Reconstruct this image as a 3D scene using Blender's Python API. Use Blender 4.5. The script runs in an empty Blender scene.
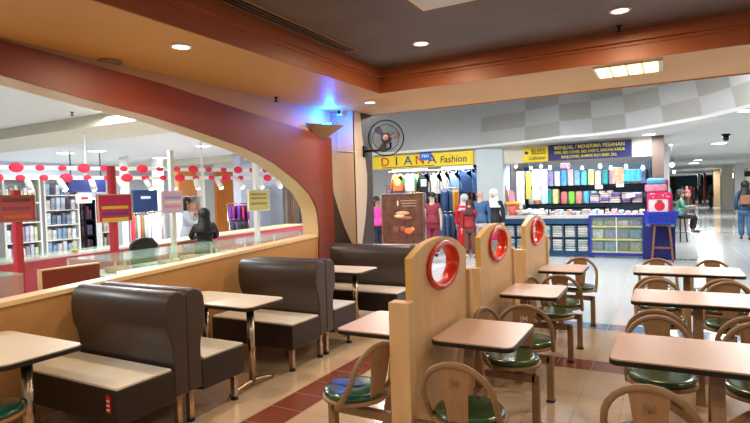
import bpy, bmesh, math, random
from mathutils import Vector, Matrix
random.seed(7)
PI = math.pi
scn = bpy.context.scene
COL = scn.collection
# ------------------------------------------------------------------ camera
FPX, YAW, PIT, ROL, H = 532.478, .5, .0303, -.03008, 1.6
def rotm():
    cy, sy, cp, sp, cr, sr = math.cos(YAW), math.sin(YAW), math.cos(PIT), math.sin(PIT), math.cos(ROL), math.sin(ROL)
    Ry = Matrix(((cy,0,sy),(0,1,0),(-sy,0,cy))); Rp = Matrix(((1,0,0),(0,cp,-sp),(0,sp,cp))); Rr = Matrix(((cr,-sr,0),(sr,cr,0),(0,0,1)))
    return Rr @ Rp @ Ry
MV = rotm(); MT = MV.transposed()
def w_(v): return Vector((v[0], v[2], -v[1]))
def ray(u, v):
    return w_(MT @ Vector(((u-375)/FPX, (v-211.5)/FPX, 1)))
CAM = Vector((0, 0, H))
def atZ(u, v, z):
    d = ray(u, v); return CAM + d*((z-H)/d.z)
def atX(u, v, x):
    d = ray(u, v); return CAM + d*(x/d.x)
def atY(u, v, y):
    d = ray(u, v); return CAM + d*(y/d.y)
def atP(u, v, p, n):
    d = ray(u, v); p = Vector(p); n = Vector(n); return CAM + d*((p-CAM).dot(n)/d.dot(n))
cd = bpy.data.cameras.new('camera'); cam = bpy.data.objects.new('camera', cd); COL.objects.link(cam)
cd.lens = 36*FPX/750; cd.sensor_width = 36; cd.clip_start = .05; cd.clip_end = 200
r_, u_, f_ = w_(MT @ Vector((1,0,0))), w_(MT @ Vector((0,-1,0))), w_(MT @ Vector((0,0,1)))
m = Matrix.Identity(4)
for i in range(3):
    m[i][0], m[i][1], m[i][2], m[i][3] = r_[i], u_[i], -f_[i], CAM[i]
cam.matrix_world = m
scn.camera = cam
# ------------------------------------------------------------------ materials
def lin(c):
    return tuple((x/12.92 if x <= .04045 else ((x+.055)/1.055)**2.4) for x in c)
def mat(name, rgb, rough=.5, metal=0, var=.0, scale=6, bump=0, spec=.5, emit=0, stretch=(1,1,1), coat=0, alpha=1, trans=0, ecol=None):
    """rgb in 0..1 display values"""
    mm = bpy.data.materials.new(name); mm.use_nodes = True
    nt = mm.node_tree; b = nt.nodes['Principled BSDF']
    c = lin(rgb)
    b.inputs['Base Color'].default_value = (*c, 1)
    b.inputs['Roughness'].default_value = rough; b.inputs['Metallic'].default_value = metal
    b.inputs['Specular IOR Level'].default_value = spec
    b.inputs['Coat Weight'].default_value = coat; b.inputs['Coat Roughness'].default_value = .15
    if trans: b.inputs['Transmission Weight'].default_value = trans
    if alpha < 1: b.inputs['Alpha'].default_value = alpha
    if emit:
        b.inputs['Emission Color'].default_value = (*lin(ecol or rgb), 1); b.inputs['Emission Strength'].default_value = emit
    if var or bump:
        tc = nt.nodes.new('ShaderNodeTexCoord'); mp = nt.nodes.new('ShaderNodeMapping'); mp.inputs['Scale'].default_value = stretch
        nz = nt.nodes.new('ShaderNodeTexNoise'); nz.inputs['Scale'].default_value = scale; nz.inputs['Detail'].default_value = 4
        nt.links.new(tc.outputs['Object'], mp.inputs['Vector']); nt.links.new(mp.outputs['Vector'], nz.inputs['Vector'])
        if var:
            cr = nt.nodes.new('ShaderNodeValToRGB')
            cr.color_ramp.elements[0].position = .3; cr.color_ramp.elements[1].position = .7
            cr.color_ramp.elements[0].color = (*[x*(1-var) for x in c], 1); cr.color_ramp.elements[1].color = (*[min(1, x*(1+var)) for x in c], 1)
            nt.links.new(nz.outputs['Fac'], cr.inputs['Fac']); nt.links.new(cr.outputs['Color'], b.inputs['Base Color'])
        if bump:
            bp = nt.nodes.new('ShaderNodeBump'); bp.inputs['Strength'].default_value = bump; bp.inputs['Distance'].default_value = .01
            nt.links.new(nz.outputs['Fac'], bp.inputs['Height']); nt.links.new(bp.outputs['Normal'], b.inputs['Normal'])
    return mm
_mc = {}
def cm(r, g, b, rough=.75, **k):
    key = (round(r,2), round(g,2), round(b,2), rough, tuple(sorted(k.items())))
    if key not in _mc: _mc[key] = mat('cloth_%d' % len(_mc), (r,g,b), rough, **k)
    return _mc[key]

def floor_mat(name, tile, off, base, grout, rough, bands=(), gw=.0035, var=.045):
    mm = bpy.data.materials.new(name); mm.use_nodes = True; nt = mm.node_tree; b = nt.nodes['Principled BSDF']
    L = nt.links.new; N = nt.nodes.new
    geo = N('ShaderNodeNewGeometry'); sp = N('ShaderNodeSeparateXYZ'); L(geo.outputs['Position'], sp.inputs[0])
    def M(op, a, b_=None, c_=None):
        n = N('ShaderNodeMath'); n.operation = op
        for i, v in enumerate((a, b_, c_)):
            if v is None: continue
            if isinstance(v, (int, float)): n.inputs[i].default_value = v
            else: L(v, n.inputs[i])
        return n.outputs[0]
    fac = None; cells = []
    for ax, o in ((sp.outputs[0], off[0]), (sp.outputs[1], off[1])):
        t = M('DIVIDE', M('SUBTRACT', ax, o), tile)
        fr = M('FRACT', t); cells.append(M('FLOOR', t))
        e = M('MINIMUM', fr, M('SUBTRACT', 1.0, fr))
        g = M('LESS_THAN', e, gw/tile)
        fac = g if fac is None else M('MAXIMUM', fac, g)
    cx = N('ShaderNodeCombineXYZ'); L(cells[0], cx.inputs[0]); L(cells[1], cx.inputs[1])
    wn = N('ShaderNodeTexWhiteNoise'); L(cx.outputs[0], wn.inputs[0])
    nz = N('ShaderNodeTexNoise'); nz.inputs['Scale'].default_value = 3; nz.inputs['Detail'].default_value = 5; L(geo.outputs['Position'], nz.inputs['Vector'])
    v = M('ADD', M('MULTIPLY', M('SUBTRACT', wn.outputs[0], .5), var*2), M('MULTIPLY', M('SUBTRACT', nz.outputs['Fac'], .5), var*2))
    def mix(f, a, b_):
        n = N('ShaderNodeMix'); n.data_type = 'RGBA'; L(f, n.inputs[0]) if not isinstance(f, float) else None
        for i, q in ((6, a), (7, b_)):
            if isinstance(q, tuple): n.inputs[i].default_value = (*lin(q), 1)
            else: L(q, n.inputs[i])
        return n.outputs[2]
    col = base
    for (ax, lo, hi, c_, lo2, hi2) in bands:
        s = sp.outputs[ax]; s2 = sp.outputs[1-ax]
        f = M('MULTIPLY', M('MULTIPLY', M('GREATER_THAN', s, lo), M('LESS_THAN', s, hi)), M('MULTIPLY', M('GREATER_THAN', s2, lo2), M('LESS_THAN', s2, hi2)))
        col = mix(f, col, c_)
    if isinstance(col, tuple):
        rgb = N('ShaderNodeRGB'); rgb.outputs[0].default_value = (*lin(col), 1); col = rgb.outputs[0]
    hs = N('ShaderNodeHueSaturation'); L(col, hs.inputs['Color']); L(M('ADD', 1.0, v), hs.inputs['Value'])
    L(mix(fac, hs.outputs[0], grout), b.inputs['Base Color'])
    L(M('ADD', rough, M('MULTIPLY', fac, .4)), b.inputs['Roughness'])
    return mm

M_ = dict(
 beige_wood = mat('beige_laminate_wood', (.88,.74,.56), .45, var=.06, scale=5, stretch=(3,3,.6)),
 yellow_edge = mat('yellow_edge', (.88,.70,.40), .5, var=.03),
 bent_wood = mat('brown_painted_steel', (.58,.46,.34), .4, var=.05, scale=9),
 slat = mat('brown_ply', (.63,.49,.36), .45, var=.08, scale=8, stretch=(4,1,.5)),
 green = mat('green_vinyl', (.17,.30,.17), .25, var=.10, scale=7, coat=.5),
 teal = mat('green_vinyl_blue', (.06,.33,.27), .22, var=.08, scale=7, coat=.6),
 blue_patch = mat('blue_patch', (.10,.30,.60), .3),
 top_peach = mat('peach_laminate', (.84,.70,.61), .32, var=.03, scale=20),
 top_cream = mat('cream_laminate', (.84,.80,.74), .3, var=.03, scale=20),
 black = mat('black_edge', (.06,.05,.05), .4, var=.02),
 rubber = mat('black_rubber', (.03,.03,.03), .6, var=.02),
 chrome = mat('chrome', (.75,.68,.6), .22, 1, var=.03),
 vinyl = mat('dark_brown_vinyl', (.235,.19,.175), .42, var=.06, scale=5, bump=.05, coat=.12),
 seatside = mat('dark_seat_side', (.15,.11,.10), .45, var=.05),
 seattop = mat('grey_cream_laminate', (.90,.89,.87), .35, var=.03),
 redtag = mat('red_tag', (.75,.10,.08), .5, var=.02),
 white = mat('white_paint', (.86,.86,.84), .55, var=.02),
 cream = mat('cream_cap', (.90,.78,.60), .35, var=.03),
 lowwall = mat('orange_tan_laminate', (.72,.54,.34), .45, var=.05, scale=3),
 redwall = mat('rust_red_gloss_paint', (.47,.18,.11), .48, var=.05, scale=2),
 tanwall = mat('tan_wall', (.74,.58,.42), .6, var=.04, scale=2),
 soffit = mat('golden_soffit', (.84,.63,.34), .5, var=.07, scale=1.2),
 fascia = mat('rust_fascia', (.61,.33,.18), .45, var=.04, scale=2),
 cofferc = mat('mottled_brown_ceiling', (.36,.28,.23), .55, var=.22, scale=1.6),
 mallceil = mat('white_ceiling', (.84,.85,.84), .6, var=.02, scale=1),
 tile_w = mat('gloss_white_panel', (.88,.88,.88), .18, var=.02),
 tile_g = mat('gloss_grey_panel', (.80,.79,.765), .18, var=.02),
 beam = mat('cream_beam', (.82,.80,.72), .6, var=.02),
 redring = mat('orange_red_ring', (.84,.20,.09), .3, var=.03, coat=.3),
 darkwood = mat('dark_brown_panel', (.23,.15,.13), .45, var=.10, scale=4, stretch=(3,3,.4)),
 pillar = mat('cream_pillar', (.76,.69,.62), .6, var=.02),
 grey_pillar = mat('grey_white_pillar', (.80,.80,.80), .5, var=.02),
 steel = mat('dark_steel', (.10,.10,.11), .35, .8, var=.03),
 glass = mat('clear_glass', (.80,.95,.88), .05, alpha=.10),
 glass_g = mat('pale_green_glass', (.74,.90,.82), .08, alpha=.35),
 blue = mat('navy_teal_counter', (.10,.28,.42), .4, var=.03),
 blue2 = mat('royal_blue_frame', (.16,.18,.60), .35, var=.03),
 blueb = mat('blue_basket', (.10,.20,.72), .4, var=.03),
 pink = mat('pinkish_red_counter', (.78,.33,.40), .45, var=.04),
 red = mat('sign_red', (.80,.20,.27), .45, var=.03),
 yellow = mat('sign_yellow', (.90,.78,.10), .5, var=.02),
 navy = mat('sign_navy', (.13,.13,.36), .5, var=.02),
 letter_y = mat('letter_yellow', (.95,.88,.30), .5, var=.01),
 letter_k = mat('letter_black', (.07,.07,.12), .5, var=.01),
 letter_w = mat('letter_white', (.92,.92,.92), .5, var=.01),
 wood = mat('stool_wood', (.50,.33,.20), .5, var=.15, scale=5),
 skin = mat('skin', (.62,.44,.35), .55, var=.03),
 hair = mat('black_hair', (.05,.04,.04), .6, var=.1),
 manneq = mat('mannequin_skin', (.78,.66,.56), .5, var=.02),
 blackcloth = cm(.06,.06,.07), shelf = mat('pale_shelf', (.84,.80,.62), .5, var=.02),
 orangewall = mat('orange_shop_wall', (.90,.58,.30), .6, var=.03),
 lamp_w = mat('lamp_cool', (1,1,1), emit=9), lamp_warm = mat('lamp_warm', (1,.90,.72), emit=10),
 lamp_y = mat('lamp_yellow', (1,.87,.55), emit=3.6), tube = mat('lamp_tube', (.95,.98,1), emit=7),
 lampspot = mat('lamp_spot', (.92,.97,1), emit=14),
)
# ------------------------------------------------------------------ mesh builder
class MB:
    def __init__(s): s.bm = bmesh.new(); s.mi = 0
    def _f(s, vs, sm=False):
        try: f = s.bm.faces.new(vs)
        except ValueError: return None
        f.smooth = sm; f.material_index = s.mi; return f
    def box(s, x0, x1, y0, y1, z0, z1, bev=0, seg=2):
        if x0 > x1: x0, x1 = x1, x0
        if y0 > y1: y0, y1 = y1, y0
        if z0 > z1: z0, z1 = z1, z0
        v = [s.bm.verts.new((x, y, z)) for z in (z0, z1) for y in (y0, y1) for x in (x0, x1)]
        fs = [s._f([v[i] for i in q]) for q in ((0,2,3,1),(4,5,7,6),(0,1,5,4),(1,3,7,5),(3,2,6,7),(2,0,4,6))]
        if bev:
            es = {e for f in fs for e in f.edges}
            r = bmesh.ops.bevel(s.bm, geom=list(es), offset=bev, segments=seg, profile=.5, affect='EDGES')
            for f in r['faces']: f.smooth = True; f.material_index = s.mi
        return s
    def prism(s, pts, axis, a0, a1, bev=0, seg=2, sm=False):
        """pts: 2D outline in the other two axes (x->(y,z), y->(x,z), z->(x,y))"""
        def P(p, a): return {'x': (a, p[0], p[1]), 'y': (p[0], a, p[1]), 'z': (p[0], p[1], a)}[axis]
        A = [s.bm.verts.new(P(p, a0)) for p in pts]; B = [s.bm.verts.new(P(p, a1)) for p in pts]
        n = len(pts); fs = [s._f(A[::-1]), s._f(B)]
        for i in range(n): fs.append(s._f([A[i], A[(i+1)%n], B[(i+1)%n], B[i]], sm))
        fs = [f for f in fs if f]
        bmesh.ops.recalc_face_normals(s.bm, faces=fs)
        if bev:
            es = {e for f in fs[:2] for e in f.edges}
            r = bmesh.ops.bevel(s.bm, geom=list(es), offset=bev, segments=seg, profile=.5, affect='EDGES')
            for f in r['faces']: f.smooth = True; f.material_index = s.mi
        return s
    def hull(s, A, B):
        """two matching rings of 3D points joined"""
        a = [s.bm.verts.new(p) for p in A]; b = [s.bm.verts.new(p) for p in B]; n = len(a)
        fs = [s._f(a[::-1]), s._f(b)] + [s._f([a[i], a[(i+1)%n], b[(i+1)%n], b[i]]) for i in range(n)]
        bmesh.ops.recalc_face_normals(s.bm, faces=[f for f in fs if f]); return s
    def tube(s, pts, r, seg=10, closed=False, cap=True, ref=None):
        pts = [Vector(p) for p in pts]; n = len(pts); rings = []
        rr = r if isinstance(r, (list, tuple)) else [r]*n
        up = None
        for i, p in enumerate(pts):
            if closed: t = (pts[(i+1)%n]-pts[i-1]).normalized()
            else: t = (pts[min(i+1, n-1)]-pts[max(i-1, 0)]).normalized()
            if up is None:
                up = Vector(ref) if ref else (Vector((0,0,1)) if abs(t.z) < .9 else Vector((0,1,0)))
            a = (up - t*up.dot(t)); a = a.normalized() if a.length > 1e-6 else t.orthogonal().normalized()
            up = a; b = t.cross(a)
            rings.append([s.bm.verts.new(p + (a*math.cos(2*PI*k/seg+PI/seg) + b*math.sin(2*PI*k/seg+PI/seg))*rr[i]) for k in range(seg)])
        m_ = n if closed else n-1
        for i in range(m_):
            A, B = rings[i], rings[(i+1)%n]
            for k in range(seg): s._f([A[k], A[(k+1)%seg], B[(k+1)%seg], B[k]], seg > 4)
        if cap and not closed: s._f(rings[0][::-1]); s._f(rings[-1])
        return s
    def lathe(s, prof, c=(0,0,0), seg=28, axis='z', sx=1, sy=1):
        rings = []
        for r, z in prof:
            ring = []
            for k in range(seg):
                a = 2*PI*k/seg; x, y = max(r, 1e-4)*math.cos(a)*sx, max(r, 1e-4)*math.sin(a)*sy
                p = (x, y, z) if axis == 'z' else ((z, x, y) if axis == 'x' else (x, z, y))
                ring.append(s.bm.verts.new((c[0]+p[0], c[1]+p[1], c[2]+p[2])))
            rings.append(ring)
        fs = []
        for A, B in zip(rings, rings[1:]):
            for k in range(seg): fs.append(s._f([A[k], A[(k+1)%seg], B[(k+1)%seg], B[k]], True))
        fs += [s._f(rings[0][::-1]), s._f(rings[-1])]
        bmesh.ops.recalc_face_normals(s.bm, faces=[f for f in fs if f])
        return s
    def ball(s, c, rx, ry=None, rz=None, seg=14):
        ry = ry or rx; rz = rz or rx
        s.lathe([(math.sin(PI*i/8), -math.cos(PI*i/8)) for i in range(9)], seg=seg)
        vs = s.bm.verts[:] ; vs = list(vs)[-seg*9:]
        for v in vs: v.co = Vector((v.co.x*rx+c[0], v.co.y*ry+c[1], v.co.z*rz+c[2]))
        return s
    def xf(s, mtx): bmesh.ops.transform(s.bm, matrix=mtx, verts=s.bm.verts[:]); return s
    def out(s, name, mats, parent=None, loc=None):
        me = bpy.data.meshes.new(name); s.bm.to_mesh(me); s.bm.free()
        for q in (mats if isinstance(mats, (list, tuple)) else [mats]): me.materials.append(q)
        o = bpy.data.objects.new(name, me); COL.objects.link(o)
        if parent: o.parent = parent
        if loc: o.location = loc
        return o
def thing(name, label, cat, loc=(0,0,0), rz=0, group=None):
    o = bpy.data.objects.new(name, None); COL.objects.link(o); o.empty_display_size = .1
    o.location = loc; o.rotation_euler = (0, 0, rz); o['label'] = label; o['category'] = cat
    if group: o['group'] = group
    return o
def tag(o, label, cat, group=None, kind=None):
    o['label'] = label; o['category'] = cat
    if group: o['group'] = group
    if kind: o['kind'] = kind
    return o
def struct(name, mb, m_, label=None):
    o = mb.out(name, m_); o['kind'] = 'structure'
    if label: o['label'] = label
    return o
def dup(root, loc, rz=None, label=None, group=None, swap=None):
    def cp(o, par):
        c = o.copy(); COL.objects.link(c)
        if par: c.parent = par
        for ch in o.children: cp(ch, c)
        return c
    r = cp(root, None); r.location = loc
    if rz is not None: r.rotation_euler = (0, 0, rz)
    if label: r['label'] = label
    if group: r['group'] = group
    return r
def text(name, s, size, loc, rot, m_, parent=None, ext=.004, ax='CENTER', sx=1, shear=0):
    c = bpy.data.curves.new(name, 'FONT'); c.body = s; c.size = size; c.extrude = ext; c.align_x = ax; c.align_y = 'CENTER'; c.shear = shear; c.offset = size*.005
    c.resolution_u = 3
    o = bpy.data.objects.new(name, c); COL.objects.link(o)
    me = bpy.data.meshes.new_from_object(o); bpy.data.objects.remove(o); bpy.data.curves.remove(c)
    me.materials.clear(); me.materials.append(m_); me.name = name
    o = bpy.data.objects.new(name, me); COL.objects.link(o)
    o.location = loc; o.rotation_euler = rot; o.scale = (sx, 1, 1)
    if parent: o.parent = parent
    return o
def area(name, loc, size, power, color, rot=(0,0,0), sy=None, spread=PI):
    l = bpy.data.lights.new(name, 'AREA'); l.energy = power; l.color = color; l.size = size; l.spread = spread
    if sy: l.shape = 'RECTANGLE'; l.size_y = sy
    else: l.shape = 'DISK'
    o = bpy.data.objects.new(name, l); COL.objects.link(o); o.location = loc; o.rotation_euler = rot; return o
# ================================================================== THE SETTING
CZ = 2.8
# floors
m_food = floor_mat('warm_cream_floor_tile', .3, (-.6, 4.97), (.78,.69,.59), (.58,.49,.41), .17,
    bands=((0,-2.70,-2.40,(.50,.27,.20),-9,5.27), (1,4.97,5.27,(.50,.27,.20),-2.7,9)))
m_mall = floor_mat('pale_grey_mall_tile', .7, (-.6, 6.77), (.74,.75,.75), (.56,.57,.58), .12, gw=.005, var=.03,
    bands=((1,6.47,6.77,(.36,.43,.52),-4.2,40), (1,21,21.35,(.32,.34,.36),-30,40), (1,29,29.5,(.32,.34,.36),-30,40), (1,13.2,13.5,(.50,.51,.52),-4.2,1)))
m_left = floor_mat('white_mall_tile', .6, (0,0), (.80,.80,.80), (.6,.6,.6), .2, var=.03)
struct('floor', MB().box(-4.3,6,-3,6.47,-.1,0), m_food)
struct('floor', MB().box(-4.3,9,6.47,90,-.1,0), m_mall)
struct('floor', MB().box(-26,-4.3,-6,40,-.1,0), m_left)
# dining-area ceiling: soffit ring around a coffer whose corner is at x=-2.95, y=5.60
cx, cy = -2.95, 5.60
struct('ceiling', MB().box(-4.35,cx,-3,7.03,CZ,CZ+.34), M_['soffit'])
struct('ceiling', MB().box(cx,6,cy,7.03,CZ,CZ+.34), M_['soffit'])
struct('ceiling', MB().box(cx-.1,6,-3,cy+.1,3.06,3.16), M_['cofferc'])
t1 = MB()
for k, (o1, z0, z1) in enumerate(((.015, CZ-.003, CZ+.13), (.03, CZ+.13, CZ+.16), (.075, CZ+.16, 3.06))):
    t1.box(cx-.001, cx+o1, -3, cy+.001, z0, z1); t1.box(cx, 6, cy-o1, cy+.001, z0, z1)
struct('trim_1', t1, M_['fascia'])
struct('trim_2', MB().box(-4.2,6,7.03,7.06,CZ-.012,CZ+.36), mat('soffit_edge', (.74,.55,.42), .5, var=.02))
# low wall with sloping cap, arch panel, upper wall  (plane x = -4.15)
XW = -4.15
def capz(y): return .883 + (y-2.01)*.0451
low = [(-2.5,0),(6.3,0),(6.3,capz(6.3)),(-2.5,capz(-2.5))]
struct('wall_left', MB().prism(low, 'x', XW-.14, XW, 0), M_['lowwall'])
struct('trim_3', MB().prism([(-2.5,capz(-2.5)),(5.95,capz(5.95)),(5.95,capz(5.95)+.035),(-2.5,capz(-2.5)+.035)], 'x', XW-.17, XW+.012), M_['cream'])
arc = [(-2.5,2.70),(.6,2.66),(1.4,2.6),(2.089,2.53),(2.438,2.486),(2.849,2.434),(3.339,2.382),(3.743,2.32),(4.209,2.237),(4.55,2.172),(4.82,2.099),(5.08,2.01),(5.293,1.911),(5.50,1.81),(5.656,1.711),(5.76,1.64),(5.84,1.55),(5.90,1.46),(5.931,1.372),(5.952,1.2),(5.949,1.06),(5.93,.9),(5.90,0)]
top = [(6.32,0),(6.32,2.424),(4.86,2.556),(3.47,2.704),(2.1,2.78),(1.5,CZ),(-2.5,CZ)]
struct('wall_arch', MB().prism(arc+top, 'x', XW+.012, XW+.035), M_['redwall'])
struct('trim_4', MB().prism(arc+top, 'x', XW-.24, XW+.012), M_['cream'])
struct('wall_upper', MB().prism([(-2.5,2.66),(2.1,2.66),(4.86,2.43),(6.35,2.3),(6.35,CZ),(-2.5,CZ)], 'x', XW-.12, XW+.008), M_['tanwall'])
# column behind the end of the arch, tan cladding over dark wood
CX0, CX1, CY0, CY1 = -4.28, -3.86, 6.50, 7.03
struct('wall_column', MB().box(CX0,CX1,CY0,CY1,0,CZ), M_['darkwood'])
shield = MB()
fr = [(-.405,2.8),(0,2.8),(0,.85),(-.10,.95),(-.20,1.15),(-.29,1.40),(-.36,1.62),(-.405,1.80)]
shield.prism([(CX1+.012+a, b) for a, b in fr], 'y', CY0-.012, CY0)
sd = [(0,2.8),(.20,2.8),(.23,2.5),(.30,2.2),(.35,1.9),(.33,1.6),(.27,1.3),(.19,1.05),(.12,.85),(0,.85)]
shield.prism([(CY0-.012+a, b) for a, b in sd], 'x', CX1, CX1+.012)
struct('trim_5', shield, M_['pillar'])
# mall ceilings
seam = [(-4.35,7.03),(-9.3,14.6),(-9.3,40)]
struct('ceiling', MB().prism([(-26,-6),(-4.35,-6)]+seam+[(-26,40)], 'z', 3.0, 3.1), M_['mallceil'])
sm = MB()
for (xa_,ya_),(xb_,yb_) in ((seam[0],seam[1]),): sm.hull([(xa_,ya_,2.99),(xb_,yb_,2.99),(xb_+.06,yb_,2.99),(xa_+.06,ya_,2.99)],[(xa_,ya_,4.15),(xb_,yb_,4.15),(xb_+.06,yb_,4.15),(xa_+.06,ya_,4.15)])
struct('wall_well', sm, M_['mallceil'])
zb = 2.75
# leaning checkered glossy fascia of the mall ceiling well
fpx = [(330,153),(350,151),(400,150),(440,149),(480,148),(525,143),(560,138.5),(593,136),(627,132),(664,126),(703,119),(737,111),(775,101)]
bp = []
for u, v in fpx:
    p = atZ(u, v, zb) if u > 500 else atY(u, v, 13.42)
    bp.append(Vector((p.x, p.y, zb)))
def leanpt(p, h): return Vector((p.x - .12*h, p.y + .62*h, p.z + h))
chk = MB(); wvs = .42
for i in range(len(bp)-1):
    for j in range(5):
        chk.mi = (i+j) % 2 if i > 3 else 0
        a, b, c, d = leanpt(bp[i], j*wvs), leanpt(bp[i+1], j*wvs), leanpt(bp[i+1], (j+1)*wvs), leanpt(bp[i], (j+1)*wvs)
        e = .0
        vs = [chk.bm.verts.new(q) for q in (a, b, c, d)]; chk._f(vs)
bmesh.ops.solidify(chk.bm, geom=chk.bm.faces[:], thickness=.03)
struct('wall_bulkhead', chk, [M_['tile_w'], M_['tile_g']])
mc = MB()
poly = [(p.x, p.y) for p in bp]
mc.prism(poly + [(9, bp[-1].y), (9, 90), (-9.5, 90), (-9.5, 13.43), (bp[0].x, 13.43)], 'z', zb, zb+.06)
struct('ceiling', mc, M_['mallceil'])
struct('ceiling', MB().box(-9.5,9,7.06,15,4.1,4.2), M_['mallceil'])
# ---- shop row behind (front plane y = 13.6)
YS = 13.6
struct('wall_back', MB().box(-9.6,.1,YS+3.0,YS+3.1,0,zb), M_['grey_pillar'])
sw = MB(); sw.box(-9.5,-4.33,YS,YS+.08,2.33,zb); sw.box(-3.64,-.25,YS,YS+.08,2.30,zb)
struct('wall_shopfront', sw, mat('cream_signboard_wall', (.80,.77,.70), .55, var=.02))
struct('wall_pier', MB().box(-4.33,-3.64,YS-.06,YS+.6,0,zb), mat('pale_blue_grey_pier', (.72,.76,.77), .5, var=.02))
struct('wall_divider', MB().box(-3.9,-3.7,YS+.6,YS+3,0,zb), M_['grey_pillar'])
struct('wall_post', MB().box(-.26,-.02,YS-.05,YS+.25,0,zb), mat('brown_grey_post', (.40,.33,.29), .5, var=.04))
struct('wall_side', MB().box(-.12,-.02,YS+.25,YS+3,0,zb), M_['grey_pillar'])
# corridor walls
struct('wall_corridor_left', MB().box(-.9,-.6,17.5,88,0,zb), mat('corridor_wall_left', (.62,.66,.66), .5, var=.1, scale=.6))
struct('wall_corridor_right', MB().box(5.2,5.5,8,88,0,zb), mat('corridor_wall_right', (.80,.78,.73), .5, var=.08, scale=.5))
struct('wall_end', MB().box(-1,6,88,88.3,0,zb), M_['grey_pillar'])
# ================================================================== CEILING FITTINGS
def downlight(x, y, z, r, label, power, col, lens, grp=None):
    t = thing('downlight', label, 'ceiling light', (x, y, z), 0, grp)
    MB().lathe([(r*.86,-.001),(r*.86,-.012),(r,-.014),(r*1.12,-.008),(r*1.14,0),(r*.86,0)], seg=24).out('trim_ring', M_['white'], t)
    MB().lathe([(0,-.006),(r*.85,-.006),(r*.85,-.002),(0,-.002)], seg=20).out('lamp', lens, t)
    if power: area('downlight_lamp', (x, y, z-.03), r*2, power, col)
    return t
WARM = (1,.74,.46)
for u, v, z, lab in ((620,10,3.06,'round white downlight in the brown coffer, nearest the top edge above the panel light'),
                     (421,43,3.06,'round white downlight in the brown coffer near its inner left corner'),
                     (181,46,CZ,'round white downlight in the golden soffit above the brown booths'),
                     (370,102,CZ,'round white downlight in the soffit beside the blue-lit column')):
    p = atZ(u, v, z); downlight(p.x, p.y, z, .075, lab, 26, WARM, M_['lamp_warm'])
# four-tube warm panel light
p = atZ(628, 68, CZ); t = thing('panel_light', 'recessed square light with four glowing yellow panels in the soffit', 'ceiling light', (p.x, 5.99, CZ))
MB().box(-.31,.31,-.26,.26,-.014,.0).out('frame', M_['white'], t)
for k in range(4):
    MB().box(-.285+k*.143,-.285+k*.143+.122,-.235,.235,-.022,-.0145,.003).out('light_panel', M_['lamp_y'], t)
# unseen downlights added as warm fill, behind and beside the camera
for x, y in ((-1.6,.6),(.8,1.0),(2.2,3.4),(-2.2,-1.2),(1.2,-1.4),(3.4,5.0)):
    downlight(x, y, 3.06, .075, 'added fill downlight, out of view in the brown coffer above the dining tables', 24, WARM, M_['lamp_warm'], 'added coffer downlights out of view')
downlight(-3.55, .7, CZ, .075, 'added fill downlight, out of view in the golden soffit near the booths', 16, WARM, M_['lamp_warm'])
p = atZ(110, 61, CZ); t = thing('ceiling_speaker', 'round dark speaker grille in the golden soffit by the arch', 'speaker', (p.x, p.y, CZ))
MB().lathe([(.10,0),(.10,-.012),(.088,-.016),(.088,-.01)], seg=24).out('rim', M_['bent_wood'], t)
MB().lathe([(.088,-.004),(.06,-.008),(.0,-.010),(0,-.001)], seg=24).out('grille', M_['steel'], t)
def sprinkler(x, y, z, lab, s=1):
    t = thing('sprinkler', lab, 'sprinkler', (x, y, z))
    MB().lathe([(.03*s,0),(.03*s,-.006),(.012*s,-.008),(.012*s,-.05*s)], seg=14).out('body', M_['steel'], t)
    MB().lathe([(.028*s,-.052*s),(.028*s,-.056*s),(0,-.056*s)], seg=14).out('deflector', M_['steel'], t)
for u, v, z, lab in ((276,97,CZ,'small dark sprinkler under the soffit left of the blue light'),(619,26,3.06,'small dark sprinkler in the brown coffer above the panel light'),(72,112,3.0,'small dark sprinkler on the white ceiling seen through the arch')):
    p = atZ(u, v, z); sprinkler(p.x, p.y, z, lab)
# slot diffuser along the coffer
t = thing('slot_diffuser', 'long narrow metal slot vent running along the left side of the coffer', 'vent', (0,0,3.06))
a_ = atZ(228, 0, 3.06); b_ = atZ(356, 50, 3.06)
xa = (a_.x+b_.x)/2
MB().box(xa-.08,xa+.08,.5,b_.y,-.012,0).out('frame', M_['bent_wood'], t)
for k in range(3): MB().box(xa-.06+k*.045,xa-.035+k*.045,.55,b_.y-.04,-.018,-.0125).out('slot', M_['steel'], t)
p = atZ(458, 0, 3.06)
t = thing('ceiling_hatch', 'cream square access panel in the brown coffer at the top edge', 'ceiling panel', (p.x, p.y-.42, 3.06))
MB().box(-.3,.3,-.45,.45,-.02,0,.004).out('frame', M_['cream'], t)
MB().box(-.25,.25,-.4,.4,-.026,-.0205).out('hatch_door', M_['tile_g'], t)
# checkered fascia fittings and mall lights (right side)
COOL = (.95,.98,1)
def mlight(u, v, z, w, d, lab, power=0, grp=None, lens='lamp_w'):
    p = atZ(u, v, z); t = thing('mall_downlight', lab, 'ceiling light', (p.x, p.y, z), 0, grp)
    MB().box(-w/2-.03,w/2+.03,-d/2-.03,d/2+.03,-.012,0).out('frame', M_['white'], t)
    MB().box(-w/2,w/2,-d/2,d/2,-.018,-.0125).out('lamp', M_[lens], t)
    if power: area('mall_area_light', (p.x, p.y, z-.05), w, power, COOL, sy=d)
for u, v, w, d, lab, pw in ((649,134,.22,.22,'small square light on the white mall ceiling above the navy sign',40),
        (719,143,.32,.32,'square light on the corridor ceiling left of the camera dome',60),
        (698,160,.3,.3,'small bright light further along the corridor ceiling',0),(664,145,.4,.4,'bright light behind the brown post on the corridor ceiling',90),
        (694,163,.4,.5,'dim light far along the corridor ceiling',0),(747,110,.2,.2,'small white spot on the mall ceiling at the right edge',30)):
    mlight(u, v, zb, w, d, lab, pw)
p = atZ(726,134,zb)
t = thing('dome_camera', 'small black security dome under the corridor ceiling', 'camera', (p.x, p.y, zb))
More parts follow.
